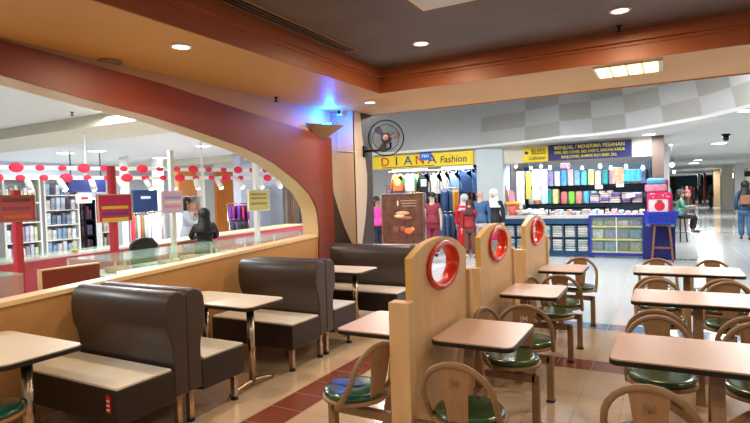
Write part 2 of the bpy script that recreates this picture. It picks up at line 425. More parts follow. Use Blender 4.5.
MB().lathe([(.09,0),(.09,-.03),(.07,-.04)], seg=16).out('mount', M_['steel'], t); MB().ball((0,0,-.09),.07).out('dome', M_['rubber'], t)
# wall fan
p = atP(383,138,(0,6.72,0),(0,1,0)); 
fc = Vector((-3.46, 6.60, 0)); fc = atY(386,138,6.62)
t = thing('wall_fan', 'round black caged wall fan mounted on the tan column', 'fan', tuple(fc))
R_ = Matrix.Rotation(.42,4,'Z') @ Matrix.Rotation(.06,4,'X')
def fx(mb): return mb.xf(R_)
FR = .245
mb = MB()
for dy, rr in ((-.085,.06),(-.06,.18),(-.02,FR),(.03,FR)):
    mb.tube([(rr*math.cos(2*PI*k/40), dy, rr*math.sin(2*PI*k/40)) for k in range(40)], .0045 if rr<FR else .008, 6, True, ref=(0,1,0))
fx(mb).out('cage_ring', M_['steel'], t)
mb = MB()
for k in range(36):
    a = 2*PI*k/36; q = [(.05,-.085),(.12,-.078),(.19,-.055),(FR,-.02),(FR,.03),(.19,.065),(.08,.09)]
    mb.tube([(r*math.cos(a), d, r*math.sin(a)) for r, d in q], .0013, 4)
w = fx(mb).out('cage_wire', M_['steel'], t)
for k in range(3):
    mb = MB(); a0 = 2*PI*k/3+.3
    ring1, ring2 = [], []
    pts = [(.03,-.2),(.10,-.42),(.18,-.40),(.205,-.1),(.19,.2),(.11,.25),(.03,.2)]
    A = [(r*math.cos(a0+a), -.015+.05*a, r*math.sin(a0+a)) for r, a in pts]; B = [(x, y+.004, z) for x, y, z in A]
    fx(mb.hull(A, B)).out('fan_blade', mat('blade_%d' % k, (.25,.25,.27), .3), t)
fx(MB().lathe([(0,-.092),(.045,-.09),(.05,-.075),(.03,-.06)], axis='y', seg=20)).out('badge', cm(.45,.36,.34), t)
fx(MB().lathe([(.03,-.03),(.055,.0),(.075,.06),(.075,.16),(.05,.20),(0,.205)], axis='y', seg=20)).out('motor', M_['steel'], t)
ax_ = CX1 - fc.x + .012
MB().tube([(0,.14,-.05),(-.01,.15,-.13),(-.10,.15,-.15),(ax_+.03,.15,-.15)], .016, 8).out('bracket_arm', M_['steel'], t)
MB().box(ax_,ax_+.03,.10,.20,-.23,-.07,.005).out('wall_plate', M_['steel'], t)
# column wiring and blue uplight
t = thing('wall_uplight', 'tan wedge bracket with blue light glowing on top beside the column', 'light', (XW+.036, 6.0, 2.40))
def wl(u, v, x=XW+.036): p = atX(u, v, x); return Vector((p.x-(XW+.036), p.y-6.0, p.z-2.40))
A0, A1, A3 = wl(305,123), wl(327,129), wl(322,141); A2 = Vector((.30, A1.y-.02, A1.z+.02))
mb = MB(); vs = [mb.bm.verts.new(q) for q in (A0, A1, A2, A3)]
for q in ((0,1,2),(0,2,3),(1,3,2),(0,3,1)): mb._f([vs[k] for k in q])
bmesh.ops.recalc_face_normals(mb.bm, faces=mb.bm.faces[:])
mb.out('wedge_shelf', cm(.50,.40,.31), t)
lp = (A0+A1+A2)/3
MB().tube([tuple(lp+Vector((-.03,-.05,.03))), tuple(lp+Vector((.05,.05,.03)))], .016, 10).out('blue_lamp', mat('blue_lamp', (.1,.45,1), emit=30), t)
lw = Vector((XW+.036, 6.0, 2.40))+lp
l_ = bpy.data.lights.new('blue_glow', 'POINT'); l_.energy = 42; l_.color = (.004,.12,1); l_.shadow_soft_size = .04
lo = bpy.data.objects.new('blue_glow', l_); COL.objects.link(lo); lo.location = (lw.x+.06, lw.y+.02, lw.z+.14)
cxp = atY(343,113,CY0-.05)
t = thing('security_camera', 'small white camera on the column top in blue light', 'camera', (cxp.x, CY0-.012, cxp.z))
MB().box(-.04,.04,-.14,0,-.05,.05,.01).out('housing', M_['white'], t)
MB().lathe([(.028,-.15),(.03,-.14),(.02,-.141)], axis='y', seg=14).out('lens', M_['rubber'], t)
def pipe(name, label, pts, r, m_):
    o = MB().tube(pts, r, 8).out(name, m_); return tag(o, label, name.split('_')[-1])
a = atY(337,118,CY0-.03); 
pipe('power_cable', 'white cable loops hanging beside the blue-lit column', [tuple(atY(u,v,CY0-.03)) for u, v in ((340,117),(334,119),(330,124),(328,131),(330,138))], .006, M_['white'])
pipe('cable_conduit', 'thin pale conduit running down and across the column to the fan', [tuple(atY(338,120,CY0-.024)), tuple(atY(338,140,CY0-.024)), tuple(atY(338.5,151,CY0-.024)), tuple(atY(350,151.5,CY0-.024)), tuple(atY(356,152,CY0-.024))], .006, M_['beam'])
# ================================================================== BOOTHS AND THEIR TABLES
def rrect(x0, x1, y0, y1, r, n=6):
    P = []
    for cx_, cy_, a in ((x1-r,y1-r,0),(x0+r,y1-r,90),(x0+r,y0+r,180),(x1-r,y0+r,270)):
        for k in range(n+1):
            t = math.radians(a+90*k/n); P.append((cx_+r*math.cos(t), cy_+r*math.sin(t)))
    return P
def booth(label, loc, flip, width=1.0, tagged=False):
    """bench with its back at local y=0 and the seat reaching to y=-.44 (flip mirrors)"""
    t = thing('booth_bench', label, 'bench', loc, PI if flip else 0, 'brown booth benches along the low wall')
    w = width/2
    MB().box(-w,w,-.44,0,.21,.435,.008).out('seat_box', M_['seatside'], t)
    MB().box(-w+.004,w-.004,-.436,-.02,.4355,.452,.003).out('seat_top', M_['seattop'], t)
    prof = [(0,.24),(0,.55),(-.012,.62),(-.04,.68),(-.052,.76),(-.052,.84),(-.045,.90),(-.02,.945),(.02,.968),(.06,.972),(.10,.962),(.125,.93),(.125,.24)]
    mb = MB(); n = len(prof)
    mb.prism(prof, 'x', -w+.0, w, .014, 3, True)
    mb.out('backrest', M_['vinyl'], t)
    for sx in (-1, 1):
        MB().box(sx*(w-.06)-.02,sx*(w-.06)+.02,-.40,-.36,.03,.21).out('leg', M_['chrome'], t)
        MB().box(sx*(w-.06)-.02,sx*(w-.06)+.02,.05,.09,.03,.24).out('leg', M_['chrome'], t)
        for yy in (-.38, .07):
            MB().lathe([(.026,0),(.03,.004),(.026,.03)], (sx*(w-.06), yy, 0), 14).out('foot_cap', M_['rubber'], t)
    if tagged:
        q = MB().box(w-.10,w-.058,-.446,-.441,.29,.40).out('tag', M_['redtag'], t)
        for k in range(3): MB().box(w-.093,w-.066,-.4475,-.4462,.305+k*.028,.315+k*.028).out('print', M_['letter_w'], q)
    return t
XB = -3.49
B1, B1r = 2.515, 2.765
booth('dark brown vinyl booth bench with a small red tag, nearest the camera', (XB-.035,B1,0), False, 1.07, True)
booth('brown booth bench backing onto the red-tagged one, facing the second booth table', (XB,B1r,0), True)
booth('brown booth bench facing the camera behind the second booth table', (XB,4.28,0), False)
booth('brown booth bench turned away behind the second booth table, facing the third table', (XB,4.53,0), True)
booth('farthest brown booth bench, in front of the dark column', (XB+.13,5.98,0), False, 1.18)
def booth_table(label, x0, x1, y0, y1):
    xc, yc = (x0+x1)/2, (y0+y1)/2; w, d = (x1-x0)/2, (y1-y0)/2
    t = thing('booth_table', label, 'table', (xc, yc, 0), 0, 'cream booth tables')
    MB().prism(rrect(-w,w,-d,d,.07), 'z', .705, .732, .003).out('table_edge', M_['black'], t)
    MB().prism(rrect(-w+.006,w-.006,-d+.006,d-.006,.065), 'z', .7325, .74, 0).out('table_top', M_['top_cream'], t)
    for sx in ((w-.20), -(w-.24)):
        MB().tube([(sx,0,.05),(sx,0,.70)], .032, 14).out('pedestal', M_['chrome'], t)
        MB().tube([(sx,-.27,.016),(sx,-.22,.03),(sx,-.08,.055),(sx,0,.06),(sx,.08,.055),(sx,.22,.03),(sx,.27,.016)], [.014,.016,.02,.022,.02,.016,.014], 10).out('foot', M_['chrome'], t)
        MB().box(sx-.09,sx+.09,-.16,.16,.697,.7045).out('mounting_plate', M_['steel'], t)
    return t
booth_table('cream booth table at the left edge, nearest the camera', -4.04, -3.15, 1.50, 2.00)
booth_table('cream booth table between the two nearest pairs of brown benches', -3.87, -2.90, 3.17, 3.66)
booth_table('cream booth table in front of the farthest brown bench', -4.0, -3.02, 5.10, 5.60)
# ================================================================== SWIVEL CHAIRS
def chair(label, loc, rz, arm=('wall',.45), green='green', grp='green-seated swivel chairs', swivel=0, mark=True):
    mk = M_['letter_w'] if loc[1] > 3 and loc[1] < 6 else M_['bent_wood']
    """sitter faces local +y; origin on the floor under the seat"""
    t = thing('swivel_chair', label, 'chair', loc, rz, grp)
    sw_ = []
    sw_.append(MB().lathe([(0,.405),(.175,.405),(.195,.413),(.195,.428),(.185,.433),(0,.433)], seg=32).out('seat_base', M_['slat'], t))
    sw_.append(MB().lathe([(0,.4335),(.176,.4335),(.186,.442),(.187,.455),(.178,.466),(.15,.470),(0,.464)], seg=32).out('seat_cushion', M_[green], t))
    pts = [(-.185,-.03,.395),(-.19,-.09,.45),(-.19,-.15,.54)]
    for k in range(13):
        a = PI - PI*k/12; pts.append((.19*math.cos(a), -.17-.055*math.sin(a), .57+.19*math.sin(a)))
    pts += [(.19,-.15,.54),(.19,-.09,.45),(.185,-.03,.395)]
    sw_.append(MB().tube(pts, .0165, 10).out('back_hoop', M_['bent_wood'], t))
    A = [(-.045,-.165,.41),(.045,-.165,.41),(.062,-.205,.58),(.082,-.222,.745),(-.082,-.222,.745),(-.062,-.205,.58)]
    sw_.append(MB().hull([(x,y-.006,z) for x,y,z in A], [(x,y+.006,z) for x,y,z in A]).out('back_slat', M_['slat'], t))
    if mark:
        e = text('emblem', 'JM', .055, (0,-.2215,.665), (PI/2+.12,0,0), mk, t, .0015); sw_.append(e)
    if swivel:
        for o in sw_:
            o.matrix_parent_inverse = Matrix.Identity(4); l = o.location.copy()
            o.location = Matrix.Rotation(swivel,3,'Z') @ l; o.rotation_euler.z += swivel
    MB().lathe([(.03,.345),(.03,.395),(.07,.397),(.07,.4045)], seg=16).out('seat_post', M_['bent_wood'], t)
    if arm[0] == 'wall':      # square tube from an outer leg to the partition, direction sign in arm[1]
        s, L = arm[1], arm[2]
        MB().box(-s*.16, s*L, -.025,.025,.295,.345,.004).out('support_arm', M_['bent_wood'], t)
        MB().box(-s*.16-.025,-s*.16+.025,-.025,.025,.012,.345,.004).out('leg', M_['bent_wood'], t)
        MB().box(-s*.16-.03,-s*.16+.03,-.03,.03,0,.012).out('foot_cap', M_['rubber'], t)
    else:
        dx, dy = arm[1]; d = Vector((dx,dy,0)); L = d.length; an = math.atan2(dy, dx)
        mb = MB().box(-.06, L, -.025,.025,.295,.345,.004); mb.xf(Matrix.Rotation(an,4,'Z')); mb.out('support_arm', M_['bent_wood'], t)
    return t
def aframe(t, z1=.70, h=.20, w=.028):
    for s in (-1, 1):
        mb = MB(); A = [(-w,s*.02-.022,z1),(w,s*.02-.022,z1),(w,s*.02+.022,z1),(-w,s*.02+.022,z1)]
        B = [(-w,s*h-.024,.0),(w,s*h-.024,.0),(w,s*h+.024,.0),(-w,s*h+.024,.0)]
        mb.hull(A, B).out('leg', M_['slat'], t)
    MB().box(-.03,.03,-h+.03,h-.03,.15,.20).out('stretcher', M_['slat'], t)
def small_table(label, x0, x1, y0, y1, ax, grp):
    xc, yc = (x0+x1)/2, (y0+y1)/2; w, d = (x1-x0)/2, (y1-y0)/2
    t = thing('dining_table', label, 'table', (xc, yc, 0), 0, grp)
    MB().prism(rrect(-w,w,-d,d,.05), 'z', .708, .7325, .003).out('table_edge', M_['black'], t)
    MB().prism(rrect(-w+.005,w-.005,-d+.005,d-.005,.046), 'z', .733, .74, 0).out('table_top', M_['top_peach'], t)
    f = MB().box(ax-.05,ax+.05,-.18,.18,.695,.7075).out('mounting_plate', M_['slat'], t)
    e = MB()
    for s in (-1, 1):
        mb = MB(); z1, h, ww = .70, .26, .03
        A = [(ax-ww,s*.03-.022,z1),(ax+ww,s*.03-.022,z1),(ax+ww,s*.03+.022,z1),(ax-ww,s*.03+.022,z1)]
        B = [(ax-ww,s*h-.026,0),(ax+ww,s*h-.026,0),(ax+ww,s*h+.026,0),(ax-ww,s*h+.026,0)]
        mb.hull(A, B).out('leg', M_['slat'], t)
    MB().box(ax-.028,ax+.028,-.15,.15,.29,.345).out('stretcher', M_['slat'], t)
    return t
GP = 'square peach tables along the partitions'
small_table('peach square table beside the nearest round-holed partition', -1.235, -.745, 2.88, 3.48, -.08, GP)
small_table('peach square table beside the middle round-holed partition', -1.245, -.77, 4.39, 4.99, -.08, GP)
small_table('peach square table beside the farthest round-holed partition', -1.225, -.765, 5.84, 6.43, -.08, GP)
small_table('peach table mostly hidden on the left side of the nearest partition', -1.90, -1.40, 2.88, 3.48, .08, 'peach tables on the booth side of the partitions')
XS = -.95
chair('swivel chair with round dark green seat, back to the camera before the nearest partition table', (XS+.03,2.66,0), 0, ('wall',-1,.31))
chair('swivel chair with round green seat on the far side of the nearest partition table', (XS,3.66,0), PI, ('wall',1,.28), swivel=1.35)
chair('swivel chair with pale marks on its slat, before the middle partition table', (XS+.01,4.12,0), 0, ('wall',-1,.30), swivel=.1)
chair('swivel chair behind the middle partition table, its hoop turned to the wall', (XS,5.16,0), PI, ('wall',1,.28), swivel=1.35)
chair('swivel chair in front of the farthest partition table, half hidden', (XS+.02,5.63,0), 0, ('wall',-1,.30), swivel=.05)
chair('farthest swivel chair behind the last partition table', (XS+.03,6.64,0), PI, ('wall',1,.32))
chair('swivel chair with bright teal-green seat and blue patch, left of the nearest partition post', (-1.64,2.69,0), 0, ('wall',1,.30), 'teal', swivel=1.3, mark=False)
bpatch = [o for o in bpy.data.objects if o.name.startswith('swivel_chair')][-1]
MB().prism([(-.07+.1*math.cos(2*PI*k/20)*1.1, .03+.055*math.sin(2*PI*k/20)) for k in range(20)], 'z', .4655, .471).out('seat_patch', M_['blue_patch'], bpatch)
q = atZ(3, 409, .45)
chair('teal-seated chair cut off at the lower left corner by the first booth table', (q.x-.06,q.y-.06,0), 0, ('wall',1,.1), 'teal', swivel=-.3, mark=False)
# island tables on the right, four chairs each
GT = 'long peach tables on the right'
rows = [(-.265,.70,2.895,3.46,'nearest'),(-.245,.66,4.46,5.03,'middle'),(-.30,.66,5.99,6.58,'farthest')]
for x0, x1, y0, y1, nm in rows:
    small_table('long peach table for four on the right, %s of the three' % nm, x0, x1, y0, y1, 0.0, GT)
    xc, yc = (x0+x1)/2, (y0+y1)/2
    for sx in (-1, 1):
        for sy in (-1, 1):
            X_ = xc + sx*.25; Y_ = (y0-.20) if sy < 0 else (y1+.17)
            if y0 < 3 and sy < 0: X_ = xc+sx*.27
            rz = 0 if sy < 0 else PI
            dx, dy = xc-X_, yc-Y_
            if sy > 0: dx, dy = -dx, -dy
            chair('brown-hooped green swivel chair at the %s side, %s, of the %s long table' % ('camera' if sy < 0 else 'shop', 'left' if sx < 0 else 'right', nm),
                  (X_, Y_, 0), rz, ('arm',(dx*.93,dy*.93)), swivel={(-1,1):.12,(-1,-1):-.08,(1,1):-.06,(1,-1):.08}[(sx,sy)])
# ================================================================== PARTITIONS
def partition(label, xp, y0, L, ypost):
    t = thing('partition', label, 'partition', (xp, y0, 0), 0, 'round-topped partitions with red rings')
    k = L/.93
    top = [(0,1.235),(.07,1.262),(.14,1.285),(.22,1.305),(.32,1.317),(.42,1.322),(.52,1.320),(.62,1.308),(.70,1.290),(.78,1.262),(.86,1.225),(.93,1.195)]
    outl = [(0,0)] + [(a*k, b) for a, b in top] + [(L,0)]
    # panel with an oval hole: outer outline bridged to the hole
    cyh, czh, a_, b_ = .47*k, 1.143, .235*k, .122
    N = 48; mb = MB(); bm = mb.bm
    def edge_pt(an):   # ray from the hole centre to the outline
        dx, dz = math.cos(an), math.sin(an); best = None
        for i in range(len(outl)):
            (p0, q0), (p1, q1) = outl[i], outl[(i+1)%len(outl)]
            ex, ez = p1-p0, q1-q0; den = dx*ez-dz*ex
            if abs(den) < 1e-9: continue
            s = ((p0-cyh)*ez-(q0-czh)*ex)/den; u = ((p0-cyh)*dz-(q0-czh)*dx)/den
            if s > 0 and -1e-6 <= u <= 1+1e-6 and (best is None or s < best): best = s
        return cyh+dx*best, czh+dz*best
    angs = sorted(set([round(2*PI*i/N, 5) for i in range(N)] + [round(math.atan2(q-czh, p-cyh) % (2*PI), 5) for p, q in outl]))
    T = .022; rings = []
    for x in (T, -T):
        inn = [bm.verts.new((x, cyh+a_*math.cos(a), czh+b_*math.sin(a))) for a in angs]
        out_ = [bm.verts.new((x, *edge_pt(a))) for a in angs]; rings.append((inn, out_))
    n = len(angs)
    for i in range(n):
        j = (i+1) % n
        mb._f([rings[0][0][i], rings[0][1][i], rings[0][1][j], rings[0][0][j]])
        mb._f([rings[1][0][i], rings[1][0][j], rings[1][1][j], rings[1][1][i]])
        mb.mi = 1; mb._f([rings[0][1][i], rings[1][1][i], rings[1][1][j], rings[0][1][j]]); mb.mi = 0
        mb._f([rings[0][0][j], rings[1][0][j], rings[1][0][i], rings[0][0][i]])
    bmesh.ops.recalc_face_normals(bm, faces=bm.faces[:])
    mb.out('panel', [M_['beige_wood'], M_['yellow_edge']], t)
    # red ring sleeve: lathe-like profile swept round the oval
    mb = MB(); bm = mb.bm
    prof = [(.0,-.046),(.022,-.046),(.030,-.040),(.030,-.024),(.002,-.024),(.002,.024),(.030,.024),(.034,.034),(.028,.044),(.010,.048),(-.002,.040),(-.006,0),(-.002,-.04)]
    rr = []
    for i in range(N):
        a = 2*PI*i/N; rr.append([bm.verts.new((x, cyh+(a_+d)*math.cos(a), czh+(b_+d)*math.sin(a))) for d, x in prof])
    for i in range(N):
        for q in range(len(prof)): mb._f([rr[i][q], rr[(i+1)%N][q], rr[(i+1)%N][(q+1)%len(prof)], rr[i][(q+1)%len(prof)]], True)
    bmesh.ops.recalc_face_normals(bm, faces=bm.faces[:])
    mb.out('ring', M_['redring'], t)
    MB().box(-.085,.04,ypost,ypost+.085,0,1.0,.004).out('near_post', M_['beige_wood'], t)
    MB().box(-.035,.045,L,L+.07,0,1.05,.004).out('far_post', M_['beige_wood'], t)
    return t
partition('beige partition with oval red ring, nearest the camera with a full front post', -1.286, 2.73, .93, -.10)
partition('beige partition with oval red ring, between the other two', -1.33, 4.14, .975, -.09)
partition('beige partition with oval red ring, farthest, before the blue counter', -1.292, 5.54, 1.05, -.085)
# ================================================================== FIGURES
def skin_mesh(name, chains, mat_, parent, sub=1, root=None):
    """chains: list of lists of (x,y,z,r); equal points are merged so limbs join into one surface"""
    verts, rad, edges, idx = [], [], [], {}
    for ch in chains:
        prev = None
        for (x, y, z, r) in ch:
            k = (round(x,4), round(y,4), round(z,4))
            if k not in idx: idx[k] = len(verts); verts.append((x,y,z)); rad.append(r)
            if prev is not None and prev != idx[k]: edges.append((prev, idx[k]))
            prev = idx[k]
    me = bpy.data.meshes.new(name); me.from_pydata(verts, edges, []); me.update()
    o = bpy.data.objects.new(name, me); COL.objects.link(o)
    md = o.modifiers.new('skin', 'SKIN'); md.use_smooth_shade = True
    for i, sv in enumerate(me.skin_vertices[0].data):
        sv.radius = (rad[i], rad[i]); sv.use_root = (i == 0)
    if sub:
        s = o.modifiers.new('sub', 'SUBSURF'); s.levels = sub; s.render_levels = sub
    dg = bpy.context.evaluated_depsgraph_get(); nm = bpy.data.meshes.new_from_object(o.evaluated_get(dg))
    bpy.data.objects.remove(o); bpy.data.meshes.remove(me)
    nm.materials.clear(); nm.materials.append(mat_); nm.name = name
    for p in nm.polygons: p.use_smooth = True
    o = bpy.data.objects.new(name, nm); COL.objects.link(o); o.parent = parent
    return o
def hand(px, py, pz, dx, dz, side):
    """palm + five fingers as chains hanging from the wrist (direction dx,dz)"""
    P = (px, py, pz, .026); c = []
    palm = (px+dx*.05, py, pz+dz*.05, .030); c.append([P, palm])
    for i, (oy, L) in enumerate(((-.030,.060),(-.010,.070),(.010,.066),(.028,.052))):
        k = (palm[0]+dx*.03, py+oy, palm[2]+dz*.03, .010)
        c.append([palm, k, (k[0]+dx*L*.55, py+oy*1.05, k[2]+dz*L*.55, .009), (k[0]+dx*L*.8+.012, py+oy*1.0, k[2]+dz*L, .007)])
    c.append([P, (px+dx*.03+.02, py-.03*side, pz+dz*.04, .012), (px+dx*.05+.035, py-.045*side, pz+dz*.075, .010)])
    return c
def figure(name, label, cat, loc, rz, pose='stand', top=None, bottom=None, hair=None, hijab=None, skin='skin', group=None, hgt=1.62, sleeve=1, skirt=None, shoes=None, bag=None, dress=None, phone=False):
    """faces local -y. body one continuous skin; clothes are children"""
    t = thing(name, label, cat, loc, rz, group); s = hgt/1.62
    def S(ch): return [[(x*s, y*s, z*s, r*s) for x, y, z, r in c] for c in ch]
    sh, hip = .165, .085
    lean = -.10 if pose == 'lean' else 0
    pel = (0,0,.86,.105); wa = (0,lean*.3,1.0,.10); chs = (0,lean*.7,1.20,.115); nk = (0,lean,1.36,.05); hd0 = (0,lean-.01,1.45,.07); hd = (0,lean-.02,1.52,.088); ht = (0,lean-.01,1.585,.06)
    body = [[pel, wa, chs, nk, hd0, hd, ht]]
    legs, feet = [], []
    for sx in (-1, 1):
        if pose == 'walk': k = (sx*.09, -.10*sx-.04, .47,.056); a = (sx*.08, .16*sx*-1+.03, .07,.036); f = (sx*.08, a[1]-.13, .03,.034)
        elif pose == 'sit': k = (sx*.10,-.40,.80,.062); a = (sx*.11,-.34,.36,.038); f = (sx*.11,-.46,.32,.034)
        else: k = (sx*.09,-.01,.46,.056); a = (sx*.09,.02,.07,.036); f = (sx*.10,-.12,.03,.034)
        legs.append([pel, (sx*hip,0,.80,.088), k, a]); feet.append([a, f])
    arms, hands = [], []
    for sx in (-1, 1):
        shd = (sx*sh, lean*.85, 1.30,.052)
        if pose == 'lean' or phone: el = (sx*.22, lean-.05, 1.06,.040); wr = (sx*.10, lean-.30, 1.10,.027); dx, dz, dy = 0, 0, -1
        elif pose == 'walk': el = (sx*.22, .06*sx, 1.05,.040); wr = (sx*.23, .02*sx-.06, .83,.027)
        elif pose == 'rest': el = (sx*.24, -.12, 1.10,.040); wr = (sx*.10, -.34, 1.08,.027)
        else: el = (sx*.215, .01, 1.05,.040); wr = (sx*.225, -.03, .81,.027)
        arms.append([chs, shd, el, wr]); 
        dxx, dzz = (0, -1)
        hc = hand(0, 0, 0, 0, -1, sx)
        H_ = []
        for c in hc:
            q = []
            for (x, y, z, r) in c:
                v = Vector((x, y, z))
                if pose in ('lean','rest') or phone: v = Matrix.Rotation(-PI/2, 3, 'X') @ v; v.y = -abs(v.y)
                q.append((wr[0]+v.x, wr[1]+v.y, wr[2]+v.z, r))
            q[0] = wr if c[0][0:3] == (0,0,0) else q[0]
            H_.append(q)
        hands += H_
    M = M_[skin]
    skin_mesh('body', S(body+legs+feet+arms+hands), M, t)
    # face
    yf = lean-.02
    fm = MB(); 
    fm.hull([(p[0]*s, p[1]*s, p[2]*s) for p in ((-.012,yf-.080,1.495),(.012,yf-.080,1.495),(.006,yf-.078,1.53),(-.006,yf-.078,1.53))], [(p[0]*s, p[1]*s, p[2]*s) for p in ((-.006,yf-.104,1.497),(.006,yf-.104,1.497),(.003,yf-.088,1.53),(-.003,yf-.088,1.53))])
    fm.out('nose', M, t)
    for sx in (-1, 1):
        MB().ball((sx*.032*s,(yf-.078)*s,1.53*s), .011*s, .008*s, .008*s, 8).out('eye', M_['rubber'], t)
        if not hijab: MB().ball((sx*.088*s,yf*s,1.515*s), .012*s, .02*s, .03*s, 8).out('ear', M, t)
    MB().ball((0,(yf-.082)*s,1.468*s), .024*s, .008*s, .007*s, 8).out('mouth', cm(.6,.25,.25), t)
    def grow(ch, d): return [[(x, y, z, r+d) for x, y, z, r in c] for c in ch]
    if top is not None:
        arms_ = [[c[0], c[1], c[2]] + ([tuple(c[3][:3])+(c[3][3]+.006,)] if sleeve == 1 else []) for c in arms]
        if not sleeve: arms_ = [[c[0], c[1], tuple((Vector(c[1][:3])*.6+Vector(c[2][:3])*.4))+(.05,)] for c in arms]
        skin_mesh('top', S(grow([[(0,lean*.1,.80,.125), wa, chs, (nk[0],nk[1],1.335,.045)]]+arms_, .016)), top, t)
    if bottom is not None:
        skin_mesh('trousers', S(grow([[(0,0,.95,.10), pel]]+[l[:3]+[(l[3][0],l[3][1],l[3][2]+.02,l[3][3]+.012)] for l in legs], .028)), bottom, t)
    if bottom is not None and pose != 'sit': MB().lathe([(.13*s,.97*s),(.172*s,.88*s),(.180*s,.80*s),(.165*s,.70*s),(.06*s,.68*s)], (0,0,0), 20, sy=.82).out('trouser_seat', bottom, t)
    if top is not None: MB().lathe([(.12*s,1.06*s),(.150*s,1.0*s),(.182*s,.90*s),(.190*s,.83*s),(.12*s,.82*s)], (0,lean*.15*s,0), 20, sy=.84).out('top_hem', top, t)
    if skirt is not None:
        MB().lathe([(.11*s,.96*s),(.135*s,.92*s),(.165*s,.78*s),(.20*s,skirt[1]*s),(.185*s,skirt[1]*s),(.10*s,.94*s)], (0,0,0), 20, sy=.8).out('skirt', skirt[0], t)
    if dress is not None:
        MB().lathe([(.07*s,1.36*s),(.155*s,1.30*s),(.15*s,1.18*s),(.125*s,1.02*s),(.165*s,.84*s),(.22*s,.40*s),(.24*s,.18*s),(.22*s,.18*s)], (0,0,0), 22, sy=.75).out('dress', dress, t)
    if hair is not None:
        hb = MB(); hb.ball((0,(lean+.012)*s,1.54*s), .102*s, .104*s, .105*s, 14)
        hb.lathe([(.098*s,1.54*s),(.11*s,1.45*s),(.115*s,1.34*s),(.09*s,1.30*s),(.05*s,1.34*s)], (0,(lean+.045)*s,0), 14, sy=.62)
        hb.out('hair', hair, t)
    if hijab is not None:
        hb = MB(); hb.ball((0,(lean+.012)*s,1.53*s), .112*s, .112*s, .115*s, 14)
        hb.lathe([(.10*s,1.53*s),(.105*s,1.42*s),(.13*s,1.34*s),(.20*s,1.22*s),(.19*s,1.18*s),(.10*s,1.3*s)], (0,(lean+.015)*s,0), 16, sy=.75)
        hb.out('hijab', hijab, t)
    if shoes is not None:
        for f in feet:
            a, b = f; MB().ball(((b[0])*s,(b[1]+.04)*s,(b[2]+.01)*s), .042*s, .10*s, .040*s, 10).out('shoe', shoes, t)
    if bag is not None:
        MB().box(-.14*s,.14*s,(.12)*s,.25*s,.98*s,1.24*s,.03*s).out('backpack', bag, t)
    return t
# ================================================================== DIANA FASHION SHOP
def sign(name, label, x0, x1, z0, z1, y, m_, tilt=0):
    t = thing(name, label, 'sign', ((x0+x1)/2, y, z0)); w = (x1-x0)/2
    MB().box(-w,w,-.05,0,0,z1-z0,.004).out('sign_board', m_, t)
    return t, w, z1-z0
t, w, h = sign('shop_sign', 'long yellow DIANA Fashion sign above the clothes shop', -7.42, -4.42, 2.345, 2.70, YS-.005, M_['yellow'])
cols = [cm(.75,.12,.15), cm(.12,.14,.35), cm(.15,.15,.5), cm(.75,.12,.15), cm(.15,.2,.5)]
for k, c in enumerate('DIANA'):
    text('letter', c, .34, (-w+.40+k*.36, -.053, h*.52), (PI/2,0,0), cols[k], t, sx=1.15)
text('lettering', 'Fashion', .25, (w-.55, -.053, h*.45), (PI/2,0,0), M_['letter_k'], t, shear=.1)
q = MB().box(-w+1.48,-w+1.82,-.062,-.052,h*.5,h*1.12,.01).out('logo_patch', cm(.15,.40,.78), t)
text('logo_text', 'F&G', .12, (-w+1.65,-.064,h*.82), (PI/2,0,0), M_['letter_w'], q)
MB().box(-w+.3,-w+1.9,-.056,-.051,.022,.04).out('underline', M_['letter_k'], t)
for x0, x1, lab in ((-6.85,-5.75,'left tube light under the yellow shop sign'),(-5.35,-4.45,'right tube light under the yellow shop sign')):
    t = thing('tube_light', lab, 'light', ((x0+x1)/2, YS+.02, 2.27)); w = (x1-x0)/2
    MB().box(-w,w,-.03,.03,.02,.06).out('housing', M_['white'], t); MB().tube([(-w+.02,0,0),(w-.02,0,0)], .022, 8).out('lamp', M_['tube'], t)
